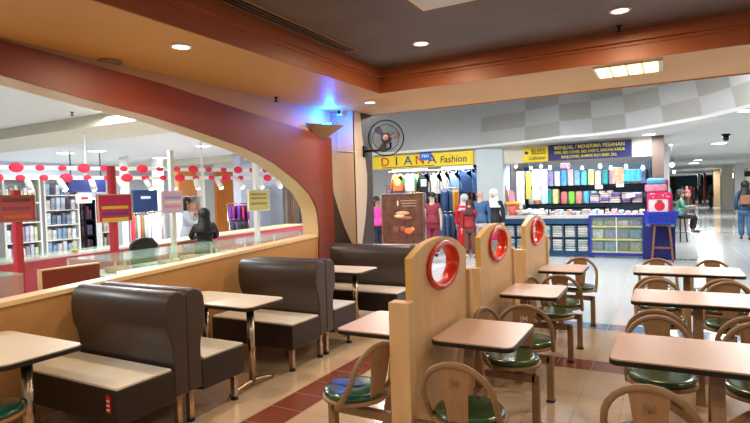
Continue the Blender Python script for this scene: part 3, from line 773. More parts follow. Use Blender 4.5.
def garment(name, label, loc, c, w=.44, h=.62, kind='tee', rz=0, group=None, deco=None, extra=None):
    """front-facing hanging shirt; local top centre at origin, hangs down; faces -y"""
    t = thing(name, label, 'clothes', loc, rz, group); a = w/2
    if kind == 'tee': P = [(-a*.30,0),(-a*.7,-.03),(-a*1.25,-.22),(-a*.95,-.28),(-a*.72,-.18),(-a*.70,-h),(a*.70,-h),(a*.72,-.18),(a*.95,-.28),(a*1.25,-.22),(a*.7,-.03),(a*.30,0),(0,-.05)]
    elif kind == 'long': P = [(-a*.30,0),(-a*.75,-.04),(-a*1.15,-.30),(-a*1.25,-h*.92),(-a*.98,-h*.92),(-a*.80,-.26),(-a*.78,-h),(a*.78,-h),(a*.80,-.26),(a*.98,-h*.92),(a*1.25,-h*.92),(a*1.15,-.30),(a*.75,-.04),(a*.30,0),(0,-.05)]
    elif kind == 'dress': P = [(-a*.3,0),(-a*.55,-.04),(-a*.6,-.30),(-a*1.05,-h),(a*1.05,-h),(a*.6,-.30),(a*.55,-.04),(a*.3,0),(0,-.06)]
    MB().prism(P, 'y', -.045, .045, .02, 2).out('cloth', c, t)
    MB().tube([(-a*.5,0,-.005),(0,0,.035),(a*.5,0,-.005)], .006, 6).out('hanger', M_['steel'], t)
    MB().tube([(0,0,.035),(0,0,.075),(.02,0,.10),(0,0,.12)], .004, 6).out('hook', M_['steel'], t)
    if deco is not None: MB().box(-a*.42,a*.42,-.052,-.046,-h*.68,-h*.33,.002).out('print', deco, t)
    if extra is not None:
        for sx in (-1, 1):
            MB().hull([(sx*a*.62,-.047,-.02),(sx*a*1.27,-.047,-.21),(sx*a*.97,-.047,-.29),(sx*a*.72,-.047,-.17)],[(sx*a*.62,-.05,-.02),(sx*a*1.27,-.05,-.21),(sx*a*.97,-.05,-.29),(sx*a*.72,-.05,-.17)]).out('sleeve', extra, t)
    return t
ty = YS+.35
def gp(u, v, y=ty): p = atY(u, v, y); return (p.x, p.y, p.z)
denim_d, denim_l, denim_m = cm(.10,.22,.40,var=.15,scale=12), cm(.50,.62,.74,var=.12,scale=12), cm(.22,.34,.50,var=.15,scale=12)
garment('hanging_shirt','orange printed shirt hanging at the left of the upper row', gp(398,174), cm(.85,.48,.22), .42,.50,'long', deco=cm(.9,.7,.5))
garment('hanging_shirt','white shirt with green raglan sleeves in the upper row', gp(410,174), cm(.86,.88,.86), .42,.50,'tee', extra=cm(.10,.55,.30))
garment('hanging_shirt','black shirt with white print in the upper row', gp(424,173), cm(.08,.08,.12), .40,.56,'long', deco=cm(.8,.8,.85))
garment('hanging_jacket','first off-white jacket in the upper row', gp(436,173), cm(.78,.78,.74), .40,.58,'long')
garment('hanging_jacket','second off-white jacket beside the pale denim one', gp(444,171), cm(.84,.82,.78), .38,.60,'long')
garment('hanging_jacket','pale blue denim jacket in the upper row', gp(454,171), denim_l, .40,.58,'long')
garment('hanging_jacket','dark denim jacket, largest in the upper row', gp(466,170), denim_d, .50,.62,'long')
garment('hanging_jacket','faded denim jacket at the right end of the upper row', gp(476,170), denim_m, .30,.62,'long')
garment('hanging_shirt','yellow cloth hanging between green-sleeved and black shirts', gp(417,174,ty+.12), cm(.88,.72,.15), .30,.60,'tee')
garment('hanging_shirt','small purple printed shirt under the orange one', gp(398,184,ty+.1), cm(.48,.40,.66,var=.3,scale=30), .50,.42,'tee')
tag(MB().tube([gp(388,172),gp(480,168)], .012, 8).out('hanging_rail', M_['chrome']), 'metal rail holding the upper row of hanging shirts', 'rail')
# clothes racks seen end-on: individual garments side by side
def rack_item(label, loc, c, rz, h, w=.40, th=.045, grp=None):
    t = thing('rack_garment', label, 'clothes', loc, rz, grp)
    P = [(-w*.14,0),(w*.14,0),(w*.5,-.06),(w*.55,-h*.55),(w*.42,-h),(-w*.42,-h),(-w*.55,-h*.55),(-w*.5,-.06)]
    MB().prism(P, 'x', -th/2, th/2, .012, 1).out('cloth', c, t)
    MB().tube([(0,0,-.005),(0,0,.035),(0,.015,.05)], .004, 5).out('hook', M_['steel'], t)
    return t
rng = random.Random(3)
def rack(u0, u1, v, y, n, colors, label, grp, h):
    a, b = Vector(gp(u0, v, y)), Vector(gp(u1, v, y))
    tag(MB().tube([tuple(a+Vector((-.05,0,.06))), tuple(b+Vector((.05,0,.06)))], .012, 8).out('clothes_rail', M_['chrome']), 'chrome rail holding the ' + grp, 'rail')
    for i in range(n):
        p = a.lerp(b, (i+.5)/n); c = colors[i % len(colors)]
        rack_item(label, tuple(p), c, .5+rng.uniform(-.25,.25), h*rng.uniform(.92,1.06), .42, .05, grp)
rack(441, 452, 190, YS+.2, 9, [denim_d, denim_m, cm(.12,.14,.25), cm(.2,.3,.5)], 'blue denim garment hanging on the rack right of the maroon mannequin', 'denim on the upper rack', .75)
rack(452, 458, 190, YS+.1, 4, [cm(.80,.55,.15), cm(.70,.45,.12)], 'mustard garment hanging on the rack right of the denim ones', 'mustard garments on the rack', .70)
rack(441, 457, 214, YS-.1, 9, [denim_m, denim_d, denim_l], 'pair of jeans hanging on the low rack', 'jeans on the low rack', .85)
rack(386, 398, 188, YS+1.0, 7, [cm(.45,.35,.6), cm(.7,.5,.2), cm(.3,.3,.4)], 'dim garment hanging deep inside the clothes shop at left', 'garments deep in the clothes shop', .9)
rack(458, 476, 186, YS+1.3, 10, [cm(.25,.35,.5), cm(.6,.6,.62), cm(.2,.2,.25), cm(.75,.35,.3)], 'dim garment hanging deep inside the clothes shop at right', 'garments deep right in the clothes shop', 1.0)
rack(420, 440, 186, YS+1.6, 10, [cm(.2,.2,.3), cm(.6,.3,.35), cm(.55,.55,.6)], 'dim garment hanging on the shop back rack behind the maroon mannequin', 'garments on the back rack', 1.1)
# poster stand
pa, pb = atY(382.5,195,11.2), atY(424,244,11.2)
px0, px1, pz1 = pa.x, pb.x, pa.z; pz0 = pb.z
t = thing('poster_stand', 'framed brown food poster standing before the clothes shop', 'poster', ((px0+px1)/2, 11.2, 0)); w = (px1-px0)/2
MB().box(-w,w,-.012,.012,pz0,pz1).out('poster', mat('brown_food_print', (.33,.19,.13), .35, var=.55, scale=7), t)
fm = MB()
for a in ((-w-.03,-w,pz0-.1,pz1+.03),(w,w+.03,pz0-.1,pz1+.03),(-w,w,pz1,pz1+.03),(-w,w,pz0-.03,pz0)): fm.box(a[0],a[1],-.025,.025,a[2],a[3],.003)
fm.out('frame', M_['chrome'], t)
for sx in (-1, 1): MB().box(sx*w-.02,sx*w+.02,-.2,.2,0,pz0-.05,.004).out('foot', M_['steel'], t)
rp = random.Random(5)
for k, (cx_, cz_, rw, rh, c) in enumerate(((.0,.62,.34,.05,(.72,.55,.40)),(.12,.52,.30,.05,(.55,.28,.14)),(-.1,.56,.26,.04,(.80,.66,.50)),(-.22,.28,.16,.09,(.45,.22,.14)),(.18,.26,.2,.08,(.78,.38,.14)),(0,.30,.14,.07,(.55,.26,.15)),(-.14,.82,.04,.07,(.85,.75,.6)),(.30,.30,.1,.05,(.8,.5,.2)))):
    MB().ball((cx_*w*2*.8, -.016, pz0+(pz1-pz0)*cz_), rw*w, .008, rh*(pz1-pz0)*.8, 14).out('printed_food', cm(*c), t)
for k in range(3): MB().box(-w*.1+k*.02,w*.7,-.016,-.0125,pz1-.16-k*.06,pz1-.14-k*.06).out('printed_line', cm(.62,.50,.42), t)
# mannequins and people at the clothes shop
maroon = cm(.50,.12,.20)
def stand_at(u, v, y):
    p = atY(u, v, y); return (p.x, y, 0)
figure('mannequin','mannequin in a maroon short-sleeved outfit with long dark hair','mannequin', stand_at(433,230,12.6), .1, 'stand', maroon, maroon, M_['hair'], None, 'manneq', hgt=1.62, sleeve=0, shoes=M_['black'])
figure('mannequin','headscarfed red dress mannequin right of the jeans rack','mannequin', stand_at(465,230,13.1), .2, 'stand', cm(.75,.08,.14), None, None, cm(.8,.78,.8), 'manneq', hgt=1.55, dress=cm(.78,.08,.14))
figure('mannequin','mannequin in brown wide trousers and dark red top before the red dress','mannequin', stand_at(470,230,12.6), .1, 'stand', cm(.55,.10,.12), cm(.40,.24,.20), None, cm(.3,.1,.12), 'manneq', hgt=1.42)
figure('mannequin','mannequin in a denim jacket and checked pale trousers','mannequin', stand_at(481,230,12.7), 0, 'stand', denim_m, cm(.72,.70,.72,var=.3,scale=60), None, None, 'manneq', hgt=1.66)
figure('mannequin','mannequin with white scarf, black top and hot pink skirt beside the pier','mannequin', stand_at(494.5,230,12.8), 0, 'stand', cm(.07,.07,.10), None, None, cm(.86,.84,.82), 'manneq', hgt=1.66, skirt=(cm(.85,.12,.45), .42))
figure('person','person in a magenta top and dark trousers standing behind the food poster','person', stand_at(377.5,230,12.4), 1.2, 'stand', cm(.85,.25,.60), cm(.12,.12,.2), M_['hair'], None, hgt=1.56)
figure('person','person with black hair bending behind the top of the food poster','person', stand_at(391,230,12.9), .3, 'stand', cm(.42,.36,.62), cm(.12,.12,.2), M_['hair'], None, hgt=1.50)
# ================================================================== BLESS COLLECTION SHOP
XS0, XS1, XS2 = atY(523.5,150,YS).x, atY(548.5,150,YS).x, atY(632,150,YS).x
t, w, h = sign('shop_sign', 'square yellow BLESS Collection sign', XS0, XS1-.003, 2.31, 2.665, YS-.005, M_['yellow'])
text('lettering', 'BLESS', .19, (.07,-.053,h*.68), (PI/2,0,0), M_['letter_k'], t, sx=.74)
text('lettering', 'Collection', .125, (.03,-.053,h*.26), (PI/2,0,0), M_['letter_k'], t, sx=.78, shear=.25)
MB().hull([(-.27,-.051,h*.62),(-.21,-.051,h*.52),(-.15,-.051,h*.66),(-.24,-.051,h*.80)],[(-.27,-.056,h*.62),(-.21,-.056,h*.52),(-.15,-.056,h*.66),(-.24,-.056,h*.80)]).out('logo_mark', cm(.1,.1,.45), t)
t, w, h = sign('shop_sign', 'long navy sign with yellow letters about bed covers', XS1, XS2, 2.31, 2.70, YS-.008, M_['navy'])
text('lettering', 'MENJUAL / MENERIMA PESANAN', .125, (0,-.053,h*.78), (PI/2,0,0), M_['letter_y'], t, sx=.86)
text('lettering', 'SPREI, BED COVER, BED SHEETS, SARUNG KASUR', .092, (0,-.053,h*.48), (PI/2,0,0), M_['letter_y'], t, sx=.78)
text('lettering', 'BANJ COVER, BUMPER BOX BABY, DLL', .092, (0,-.053,h*.20), (PI/2,0,0), M_['letter_y'], t, sx=.78)
# fix widths: the navy sign spans 577..632 px
# shop interior shelves
XL0, XL1 = -3.45, -.32
t = thing('bedding_shelf', 'dark shelf unit holding bedding packs in the bedding shop', 'shelf', ((XL0+XL1)/2, YS+1.6, 0)); w = (XL1-XL0)/2
for z in (1.22, 1.70): MB().box(-w,w,-.22,.25,z-.02,z).out('shelf_board', M_['steel'], t)
MB().box(-w,w,.26,.28,.0,2.25).out('back_panel', mat('blue_grey_back', (.42,.52,.60), .6, var=.04), t)
MB().box(-w,-w+.04,-.22,.25,0,2.25).out('side_panel', M_['blue'], t); MB().box(w-.04,w,-.22,.25,0,2.25).out('side_panel', M_['blue'], t)
pal = [(.80,.84,.86),(.35,.68,.70),(.62,.60,.78),(.15,.55,.55),(.86,.72,.72),(.60,.74,.86),(.85,.80,.55),(.86,.86,.88),(.70,.55,.68),(.45,.65,.80),(.90,.60,.40),(.85,.75,.80),(.30,.60,.85)]
def bedpack(label, x, y, z, w, d, h, c, grp):
    t = thing('bedding_pack', label, 'bedding', (x, y, z), 0, grp)
    MB().box(-w/2,w/2,-d/2,d/2,0,h,min(w,d)*.18).out('fabric', cm(*c, var=.28, scale=14), t)
    MB().tube([(-.03,-d/2-.005,h*.93),(-.03,-d/2-.02,h*1.0),(.03,-d/2-.02,h*1.0),(.03,-d/2-.005,h*.93)], .005, 5).out('handle', M_['white'], t)
names = ['white','turquoise','lilac','teal','rose','sky blue','straw','snowy','mauve','azure','orange','pale pink','bright blue']
YU = YS+1.45
for i in range(17):
    c = pal[(i*5) % len(pal)]; x = XL0+.22+i*.17
    bedpack('%s folded bedding pack standing on the upper shelf' % names[(i*5) % len(pal)], x, YU, 1.70, .15, .30, rng.uniform(.34,.44), c, 'bedding packs on the upper shelf')
for i in range(7):
    c = [(.86,.45,.48),(.45,.85,.25),(.85,.50,.45),(.30,.65,.80),(.55,.78,.80),(.85,.80,.75),(.80,.72,.80)][i]; x = XL0+1.05+i*.19
    t = thing('fabric_roll', '%s fabric roll upright on the lower shelf' % ['pink','lime green','coral','blue','aqua','cream','lilac'][i], 'fabric', (x, YU, 1.22), 0, 'upright fabric rolls')
    MB().lathe([(.0,0),(.072,0),(.08,.01),(.08,.31),(.072,.32),(0,.32)], seg=18).out('roll', cm(*c, var=.06), t)
    MB().lathe([(.0,.3205),(.025,.3205),(.025,.330),(0,.330)], seg=12).out('core', M_['slat'], t)
for i in range(5):
    bedpack('flat folded pattern sheet at the left of the lower shelf', XL0+.20+i*.16, YU, 1.22, .14, .3, .40, pal[(i*3+7) % 13], 'sheets left on the lower shelf')
k = 0
for i in range(5):
    for j in range(5):
        c = [(.45,.40,.55),(.60,.50,.60),(.70,.65,.70),(.35,.30,.40),(.75,.68,.60)][(i+j*2) % 5]
        tag(MB().box(-.11,.11,-.15,.15,0,.052,.018).out('folded_sheet', cm(*c, var=.2, scale=20), loc=(XL1-1.30+i*.25, YU, 1.22+j*.054)), 'folded muted sheet stacked on the lower shelf by the price cards', 'bedding', 'folded sheets on the lower shelf')
for u, v, lab in ((599,187,'white price card on the shelf, left of three'),(620,185,'white price card on the shelf, middle of three'),(631,195,'white price card on the shelf, right and lowest')):
    p = atY(u, v, YS+1.15); o = MB().box(-.09,.09,-.003,.003,-.05,.05).out('price_card', M_['letter_w'], loc=(p.x, p.y, p.z)); tag(o, lab, 'card')
# front hanging banners/fabrics
def hang(label, u, v0, v1, wpx, c, y=YS+.7, name='hanging_fabric', **kw):
    p, q = atY(u, v0, y), atY(u, v1, y); wd_ = wpx*.0255
    t = thing(name, label, 'fabric', (p.x, y, p.z)); h = p.z-q.z; mb = MB(); n = 9
    P = [(-wd_/2+wd_*i/n, .018*math.sin(i*2.1)) for i in range(n+1)]
    P += [(x, y_+.012) for x, y_ in reversed(P)]
    mb.prism(P, 'z', -h, 0).out('cloth', cm(*c, **kw), t)
    MB().tube([(-wd_/2,.0,.012),(wd_/2,.0,.012)], .008, 6).out('rod', M_['white'], t)
hang('white patterned bedding sheet hanging at the left of the bedding shop', 520, 172, 205, 8, (.85,.85,.88), var=.2, scale=9)
hang('long yellow cloth hanging in the bedding shop', 528, 172, 199, 5, (.85,.74,.30), var=.1)
hang('white flowered sheet hanging beside the yellow cloth', 536, 170, 200, 8, (.86,.80,.84), var=.3, scale=16)
hang('dark blue curtain at the left edge of the bedding shop', 507, 164, 212, 8, (.12,.28,.42), y=YS+.9)
hang('pale blue sheet hanging beside the flowered sheet', 544, 170, 203, 6, (.70,.80,.88), var=.2, scale=16)
hang('bright pink folded cloth under the ceiling of the bedding shop', 565, 164, 168, 9, (.90,.35,.50), y=YS+.6)
hang('orange and pink sheet hanging at the upper right of the bedding shop', 618, 168, 183, 10, (.90,.62,.50), y=YS+1.1, var=.3, scale=12)
hang('sky blue sheet hanging beside the orange one', 632, 170, 181, 16, (.25,.65,.88), y=YS+1.1, var=.1)
for i, u in enumerate((516,531,541,550,568,582,600,611,626,643)):
    p = atY(u, 166+ (i%2)*1.5, YS+.45+.2*(i%3)); t = thing('shop_spotlight', 'small bright spotlight under the bedding shop ceiling', 'light', (p.x,p.y,p.z), 0, 'bedding shop spotlights')
    MB().lathe([(.0,.05),(.03,.05),(.045,0),(0,0)], seg=12).out('shade', M_['white'], t); MB().ball((0,0,-.015),.038,seg=10).out('lamp', M_['lampspot'], t)
# blue counter with stacks below
xa, xb = atY(503,215,YS-.1).x, atY(588.5,215,YS-.1).x
yc0, yc1 = YS-.1, YS+.5
t = thing('shop_counter', 'long teal-blue counter with open shelves of folded fabric', 'counter', (xa, yc0, 0)); W = xb-xa
MB().box(0,W,0,.6,.90,.98,.004).out('counter_top', mat('pale_counter_top', (.80,.78,.76), .4, var=.04), t)
MB().box(0,W,-.01,.55,.77,.898).out('fascia_board', M_['blue'], t)
MB().box(0,W,.0,.55,.0,.10).out('base', M_['blue'], t); MB().box(0,W,.52,.55,.101,.769).out('back_board', M_['steel'], t)
nc = 7
for i in range(nc+1): MB().box(W*i/nc-.012 if i else 0, W*i/nc+.012 if i<nc else W, .02,.5,.101,.769).out('divider', M_['blue'], t)
MB().box(.02,W-.02,.03,.5,.425,.44).out('shelf_board', M_['blue'], t)
for i in range(nc):
    for r in range(2):
        for j in range(5):
            x = xa+W*(i+.5)/nc; z = (.101 if r == 0 else .441)+j*.058
            c = [(.84,.84,.82),(.75,.80,.76),(.70,.72,.76),(.86,.80,.78),(.62,.70,.66)][(i*3+r+j*2) % 5]
            dw = W/nc/2-.025
            tag(MB().box(-dw,dw,-.2,.2,0,.055,.022).out('folded_fabric', cm(*c, var=.1, scale=12), loc=(x, yc0+.26, z)), 'pale folded fabric piled inside the open shelves of the blue counter', 'fabric', 'folded fabric in the blue counter')
# things on the counter
for i in range(16):
    x = xa+.95+i*.105+rng.uniform(-.02,.02); 
    for j in range(rng.choice((1,2,3))):
        c = rng.choice([(.80,.82,.86),(.70,.72,.70),(.86,.70,.72),(.75,.75,.55),(.60,.62,.70),(.88,.88,.90)])
        tag(MB().box(-.048,.048,-.15,.15,0,.042,.016).out('folded_cloth', cm(*c, var=.15, scale=18), loc=(x, yc0+.30, .98+j*.043)), 'small folded cloth piled on top of the blue counter', 'fabric', 'folded cloths on the counter top')
mb = MB()
for k in range(26): mb.ball((rng.uniform(-.30,.30), rng.uniform(-.16,.16), rng.uniform(.04,.12)), rng.uniform(.05,.09), rng.uniform(.05,.08), rng.uniform(.035,.06), 8)
o = mb.out('plastic_packets', mat('crinkled_plastic', (.82,.86,.92), .2, var=.1, bump=.5), loc=(xa+.62, yc0+.30, .98)); tag(o, 'loose heap of clear plastic packets on the blue counter', 'packets', kind='stuff')
# pots / doll at the left end of the counter
t = thing('flower_basket', 'coral pot with yellow rim and mauve folded fans on the counter end', 'decoration', (xa+.20, yc0+.22, .98))
MB().lathe([(.0,0),(.10,0),(.13,.26),(.0,.26)], seg=18).out('pot', cm(.88,.42,.40), t)
MB().lathe([(.13,.262),(.18,.28),(.20,.32),(.15,.345),(.0,.345)], seg=18).out('rim_flowers', cm(.92,.66,.16,var=.2), t)
MB().hull([(-.08,0,.35),(.06,0,.35),(.02,0,.62),(-.10,0,.66)],[(-.08,.05,.35),(.06,.05,.35),(.02,.05,.62),(-.10,.05,.66)]).out('folded_fan', cm(.86,.58,.70), t)
MB().hull([(-.16,0,.35),(-.09,0,.35),(-.18,0,.78),(-.30,0,.78)],[(-.16,.05,.35),(-.09,.05,.35),(-.18,.05,.78),(-.30,.05,.78)]).out('folded_fan', cm(.66,.48,.42), t)
t = thing('soft_toy', 'pale round soft toy sitting beside the coral pot', 'toy', (xa+.42, yc0+.16, .98))
MB().ball((0,0,.075),.075).out('body', cm(.80,.72,.62), t); MB().ball((0,-.01,.19),.062).out('head', cm(.82,.74,.64), t)
for sx in (-1,1): MB().ball((sx*.045,0,.25),.02,seg=8).out('ear', cm(.6,.45,.4), t)
t = thing('display_case', 'long dark framed glass case standing on the blue counter', 'display case', (xa+1.15, yc0+.08, .98+.15)); 
# (its frame)
MB().box(-.05,1.25,.0,.03,.0,.03).out('front_rail', M_['steel'], t); MB().box(-.05,1.25,.38,.41,.0,.03).out('rear_rail', M_['steel'], t)
for x in (-.05, 1.22):
    for y in (.0,.38): MB().box(x,x+.03,y,y+.03,-.15,0).out('leg', M_['steel'], t)
MB().box(-.02,1.22,.03,.38,.012,.02).out('glass_top', M_['glass'], t)
# royal blue display cabinet
xc0, xc1 = atY(589,230,YS-.25).x, atY(645,230,YS-.25).x
t = thing('display_cabinet', 'royal blue framed glass cabinet with cream shelves of fabric packs', 'cabinet', (xc0, YS-.25, 0)); W = xc1-xc0
fm = MB()
for x in (0, W-.05): fm.box(x,x+.05,0,.05,0,.98); fm.box(x,x+.05,.45,.5,0,.98)
fm.box(.05,W-.05,0,.05,.93,.98); fm.box(.05,W-.05,0,.05,.05,.11); fm.box(.05,W-.05,.45,.5,.93,.98)
fm.out('frame', M_['blue2'], t)
MB().box(.05,W-.05,.46,.49,.11,.93).out('back_panel', M_['shelf'], t)
for z in (.11,.40,.70): MB().box(.05,W-.05,.03,.46,z,z+.03).out('shelf_board', mat('yellow_cream_shelf%d' % int(z*100), (.88,.80,.45), .5), t)
MB().box(W/2-.012,W/2+.012,-.004,.02,.11,.93).out('centre_bar', M_['white'], t)
MB().box(.05,W/2-.012,.004,.010,.11,.93).out('glass_door', M_['glass'], t); MB().box(W/2+.012,W-.05,.004,.010,.11,.93).out('glass_door', M_['glass'], t)
MB().box(-.01,W+.01,-.01,.52,.985,1.0).out('glass_top', M_['white'], t)
for i in range(4):
    for r, z in ((0,.14),(1,.43),(2,.73)):
        c = [(.40,.34,.42),(.50,.42,.30),(.30,.45,.55),(.72,.68,.66),(.35,.28,.20),(.45,.40,.55),(.55,.52,.42)][(i*2+r*3) % 7]
        h = .22 if r < 2 else .12
        o = MB().box(-.115,.115,-.14,.14,0,h,.03).out('fabric_pack', cm(*c, var=.45, scale=14), loc=(xc0+.05+(W-.1)*(i+.5)/4, YS-.02, z)); tag(o, 'patterned fabric pack standing in the royal blue glass cabinet', 'bedding', 'fabric packs in the blue cabinet')
for i in range(9):
    o = MB().box(-.055,.055,-.16,.16,0,rng.uniform(.05,.12),.02).out('wrapped_pack', cm(*rng.choice([(.86,.70,.74),(.80,.80,.84),(.60,.45,.45),(.85,.82,.70),(.70,.75,.80)]), var=.2, scale=20), loc=(xc0+.10+i*.145, YS-.0, 1.001)); tag(o, 'small wrapped pack lying on top of the royal blue cabinet', 'bedding', 'packs on top of the blue cabinet')
# blue crate, stool, strawberry bags
pc = atY(661,225,YS-.6)
t = thing('plastic_basket', 'bright blue plastic basket on a brown stool', 'basket', (pc.x, YS-.6, .80))
P0, P1 = rrect(-.27,.27,-.20,.20,.04,3), rrect(-.33,.33,-.25,.25,.05,3)
mb = MB(); mb.hull([(x,y,0) for x,y in P0], [(x,y,.02) for x,y in P0])
n = len(P0)
A = [mb.bm.verts.new((x,y,0)) for x,y in P0]; B = [mb.bm.verts.new((x,y,.26)) for x,y in P1]
C_ = [mb.bm.verts.new((x*.95,y*.93,.26)) for x,y in P1]; D = [mb.bm.verts.new((x*.95,y*.93,.02)) for x,y in P0]
for X_, Y_ in ((A,B),(B,C_),(C_,D)):
    for i in range(n): mb._f([X_[i],X_[(i+1)%n],Y_[(i+1)%n],Y_[i]])
mb.out('tub', M_['blueb'], t)
mb = MB(); mb.tube([(x*1.02,y*1.02,.26) for x,y in P1], .016, 6, True); mb.out('rim', M_['blueb'], t)
for j in range(3):
    for i in range(5): MB().box(-.2+i*.1-.03,-.2+i*.1+.03,-.235-.012*j,-.205-.011*j,.06+j*.06,.075+j*.06).out('slot', M_['navy'], t)
t = thing('wooden_stool', 'tall brown wooden stool under the blue basket', 'stool', (pc.x+.02, YS-.6, 0))
MB().box(-.17,.17,-.15,.15,.76,.795,.01).out('seat', M_['wood'], t)
for sx in (-1,1):
    for sy in (-1,1):
        MB().hull([(sx*.20-.02,sy*.17-.02,0),(sx*.20+.02,sy*.17-.02,0),(sx*.20+.02,sy*.17+.02,0),(sx*.20-.02,sy*.17+.02,0)],[(sx*.14-.02,sy*.12-.02,.76),(sx*.14+.02,sy*.12-.02,.76),(sx*.14+.02,sy*.12+.02,.76),(sx*.14-.02,sy*.12+.02,.76)]).out('leg', M_['wood'], t)
MB().box(-.16,.16,-.165,-.145,.28,.32).out('rung', M_['wood'], t)
tag(MB().box(-.32,.32,-.12,.12,0,.72,.02).out('storage_box', cm(.12,.13,.42), loc=(pc.x-.05, YS-.24, 0)), 'tall dark blue box on the floor behind the wooden stool', 'box')
t = thing('blanket_bag', 'large magenta blanket bag with strawberry picture, standing in the blue basket', 'bag', (pc.x-.02, YS-.62, .83))
MB().box(-.24,.24,-.16,.16,0,.66,.06).out('bag_body', cm(.86,.14,.38,var=.2,scale=12), t)
MB().box(-.21,.16,-.172,-.160,.24,.50,.02).out('white_panel', cm(.90,.84,.85), t)
mb = MB(); mb.hull([(.0+.10*math.cos(a)*(1-.35*(math.sin(a)<0)*abs(math.sin(a))),-.176,.36+.10*math.sin(a)) for a in [2*PI*k/16 for k in range(16)]],[(.0+.10*math.cos(a),-.173,.36+.10*math.sin(a)) for a in [2*PI*k/16 for k in range(16)]]); mb.out('strawberry_print', cm(.85,.10,.22), t)
mb = MB(); mb.ball((0,-.176,.47),.06,.006,.022,8); mb.out('leaf_print', cm(.15,.5,.2), t)
for k in range(12): MB().ball((rng.uniform(-.2,.2),-.162,rng.choice([rng.uniform(.03,.2),rng.uniform(.53,.63)])),.012,.006,.012,6).out('dot_print', M_['letter_w'], t)
t = thing('blanket_bag', 'pale pink and blue blanket bag on top of the strawberry bag', 'bag', (pc.x-.07, YS-.60, 1.491))
MB().box(-.23,.20,-.15,.15,0,.17,.05).out('bag_body', cm(.88,.55,.66,var=.2,scale=12), t)
MB().box(-.20,.17,-.13,.13,.171,.30,.05).out('upper_bag', cm(.35,.70,.88,var=.15,scale=12), t)
t = thing('blanket_bag', 'dark red blanket bag standing behind the strawberry one', 'bag', (pc.x-.03, YS-.22, .73))
MB().box(-.18,.18,-.12,.12,0,1.05,.05).out('bag_body', cm(.62,.08,.22,var=.2,scale=12), t); MB().tube([(-.06,0,1.05),(-.05,0,1.12),(.05,0,1.12),(.06,0,1.05)], .01, 6).out('handle', cm(.5,.1,.2), t)
# ================================================================== CORRIDOR
figure('person','woman in black hijab and blue denim walking away down the corridor with a tan backpack','person', (2.02,18.6,0), PI, 'walk', cm(.15,.24,.36), cm(.25,.38,.52), None, M_['hair'], hgt=1.68, bag=cm(.55,.36,.28), shoes=M_['black'])
st = thing('wooden_stool', 'plain stool by the bedding shop with a seated person on it', 'stool', (.36,17.6,0))
MB().lathe([(0,.70),(.15,.70),(.15,.74),(0,.74)], seg=16).out('seat', M_['steel'], st)
for k in range(4): MB().tube([(.10*math.cos(k*PI/2),.10*math.sin(k*PI/2),.70),(.17*math.cos(k*PI/2),.17*math.sin(k*PI/2),0)], .014, 6).out('leg', M_['steel'], st)
figure('person','person in a green shirt and black trousers seated on a stool, looking at a phone','person', (.36,17.6,.0), PI/2+.2, 'sit', cm(.30,.50,.42), M_['black'], M_['hair'], None, hgt=1.5, phone=True, shoes=M_['black'])
for i, (u, v, yy, c, lab) in enumerate(((691,206,44,(.80,.30,.40),'distant person in rose clothes in the corridor'),(694,206,40,(.15,.15,.2),'distant person in black clothes in the corridor'),(687,207,42,(.80,.55,.50),'distant person in peach clothes in the corridor'),
        (700,205,46,(.12,.12,.14),'distant person in black left of the red door'),(711,209,33,(.20,.16,.15),'person in dark brown clothes by the beige pillar far down the corridor'),(682,207,38,(.75,.72,.70),'distant person in pale clothes by the left shops'))):
    p = atZ(u, v, 0); figure('person', lab, 'person', (p.x, p.y, 0), i*1.3, 'stand', cm(*c), cm(c[0]*.6,c[1]*.6,c[2]*.6), M_['hair'] if i % 2 else None, None if i % 2 else cm(*c), hgt=1.58)
def pillar(u0, u1, vb, yy, c, lab, zt=zb, dd=.8):
    a, b = atY(u0, vb, yy), atY(u1, vb, yy)
    o = MB().box(a.x, b.x, yy, yy+dd, 0, zt, .01).out('wall_pillar', mat('pillar_paint', c, .4, var=.03)); o['kind'] = 'structure'
pillar(722,733,209,40,(.82,.82,.80),''); pillar(735,744.5,209,36,(.80,.80,.80),'')
pillar(714,720.5,206,46,(.62,.50,.38),''); pillar(704,706,204,58,(.62,.12,.15),''); pillar(698,701,204,60,(.55,.58,.58),'')
aw = thing('shop_awning', 'dark teal awning far down the corridor', 'awning', tuple(atY(686,181,40)))
MB().hull([(-.62,-.5,-.25),(.62,-.5,-.25),(.62,.5,-.25),(-.62,.5,-.25)],[(-.62,-.1,.30),(.62,-.1,.30),(.62,.5,.30),(-.62,.5,.30)]).out('canopy', cm(.10,.28,.34), aw)
MB().box(-.62,.62,-.52,-.50,-.33,-.25).out('valance', cm(.08,.22,.28), aw)
rg = random.Random(11)
for i in range(16):
    yy = 18.5+i*2.1; xx = -.25+rg.uniform(0,.25)
    c = rg.choice([(.55,.75,.85),(.85,.55,.65),(.80,.80,.85),(.45,.60,.70),(.75,.70,.55),(.40,.45,.6)])
    o = MB().box(-.28,.22,-.5,.5,0,rg.uniform(1.0,2.1),.05).out('goods_stack', cm(*c, var=.4, scale=6), loc=(xx, yy, 0)); tag(o, 'stack of wrapped goods outside a shop along the left of the corridor', 'goods', 'goods stacks along the corridor')
for i, (u, v, z) in enumerate(((672,165,2.4),(668,148,2.45),(666,156,2.2),(674,172,2.3))):
    p = atY(u, v, 17+i*2.5); t = thing('shop_light', ['round white globe lamp outside the side shop','warm box lamp outside the side shop','bright bulb behind the strawberry bag','distant bulb by the left shops'][i], 'light', tuple(p))
    MB().ball((0,0,0), .06 if i != 1 else .08).out('globe', M_['lamp_w'] if i != 1 else M_['lamp_warm'], t); MB().tube([(0,0,.1),(0,0,zb-p.z)], .008, 6).out('cord', M_['steel'], t)
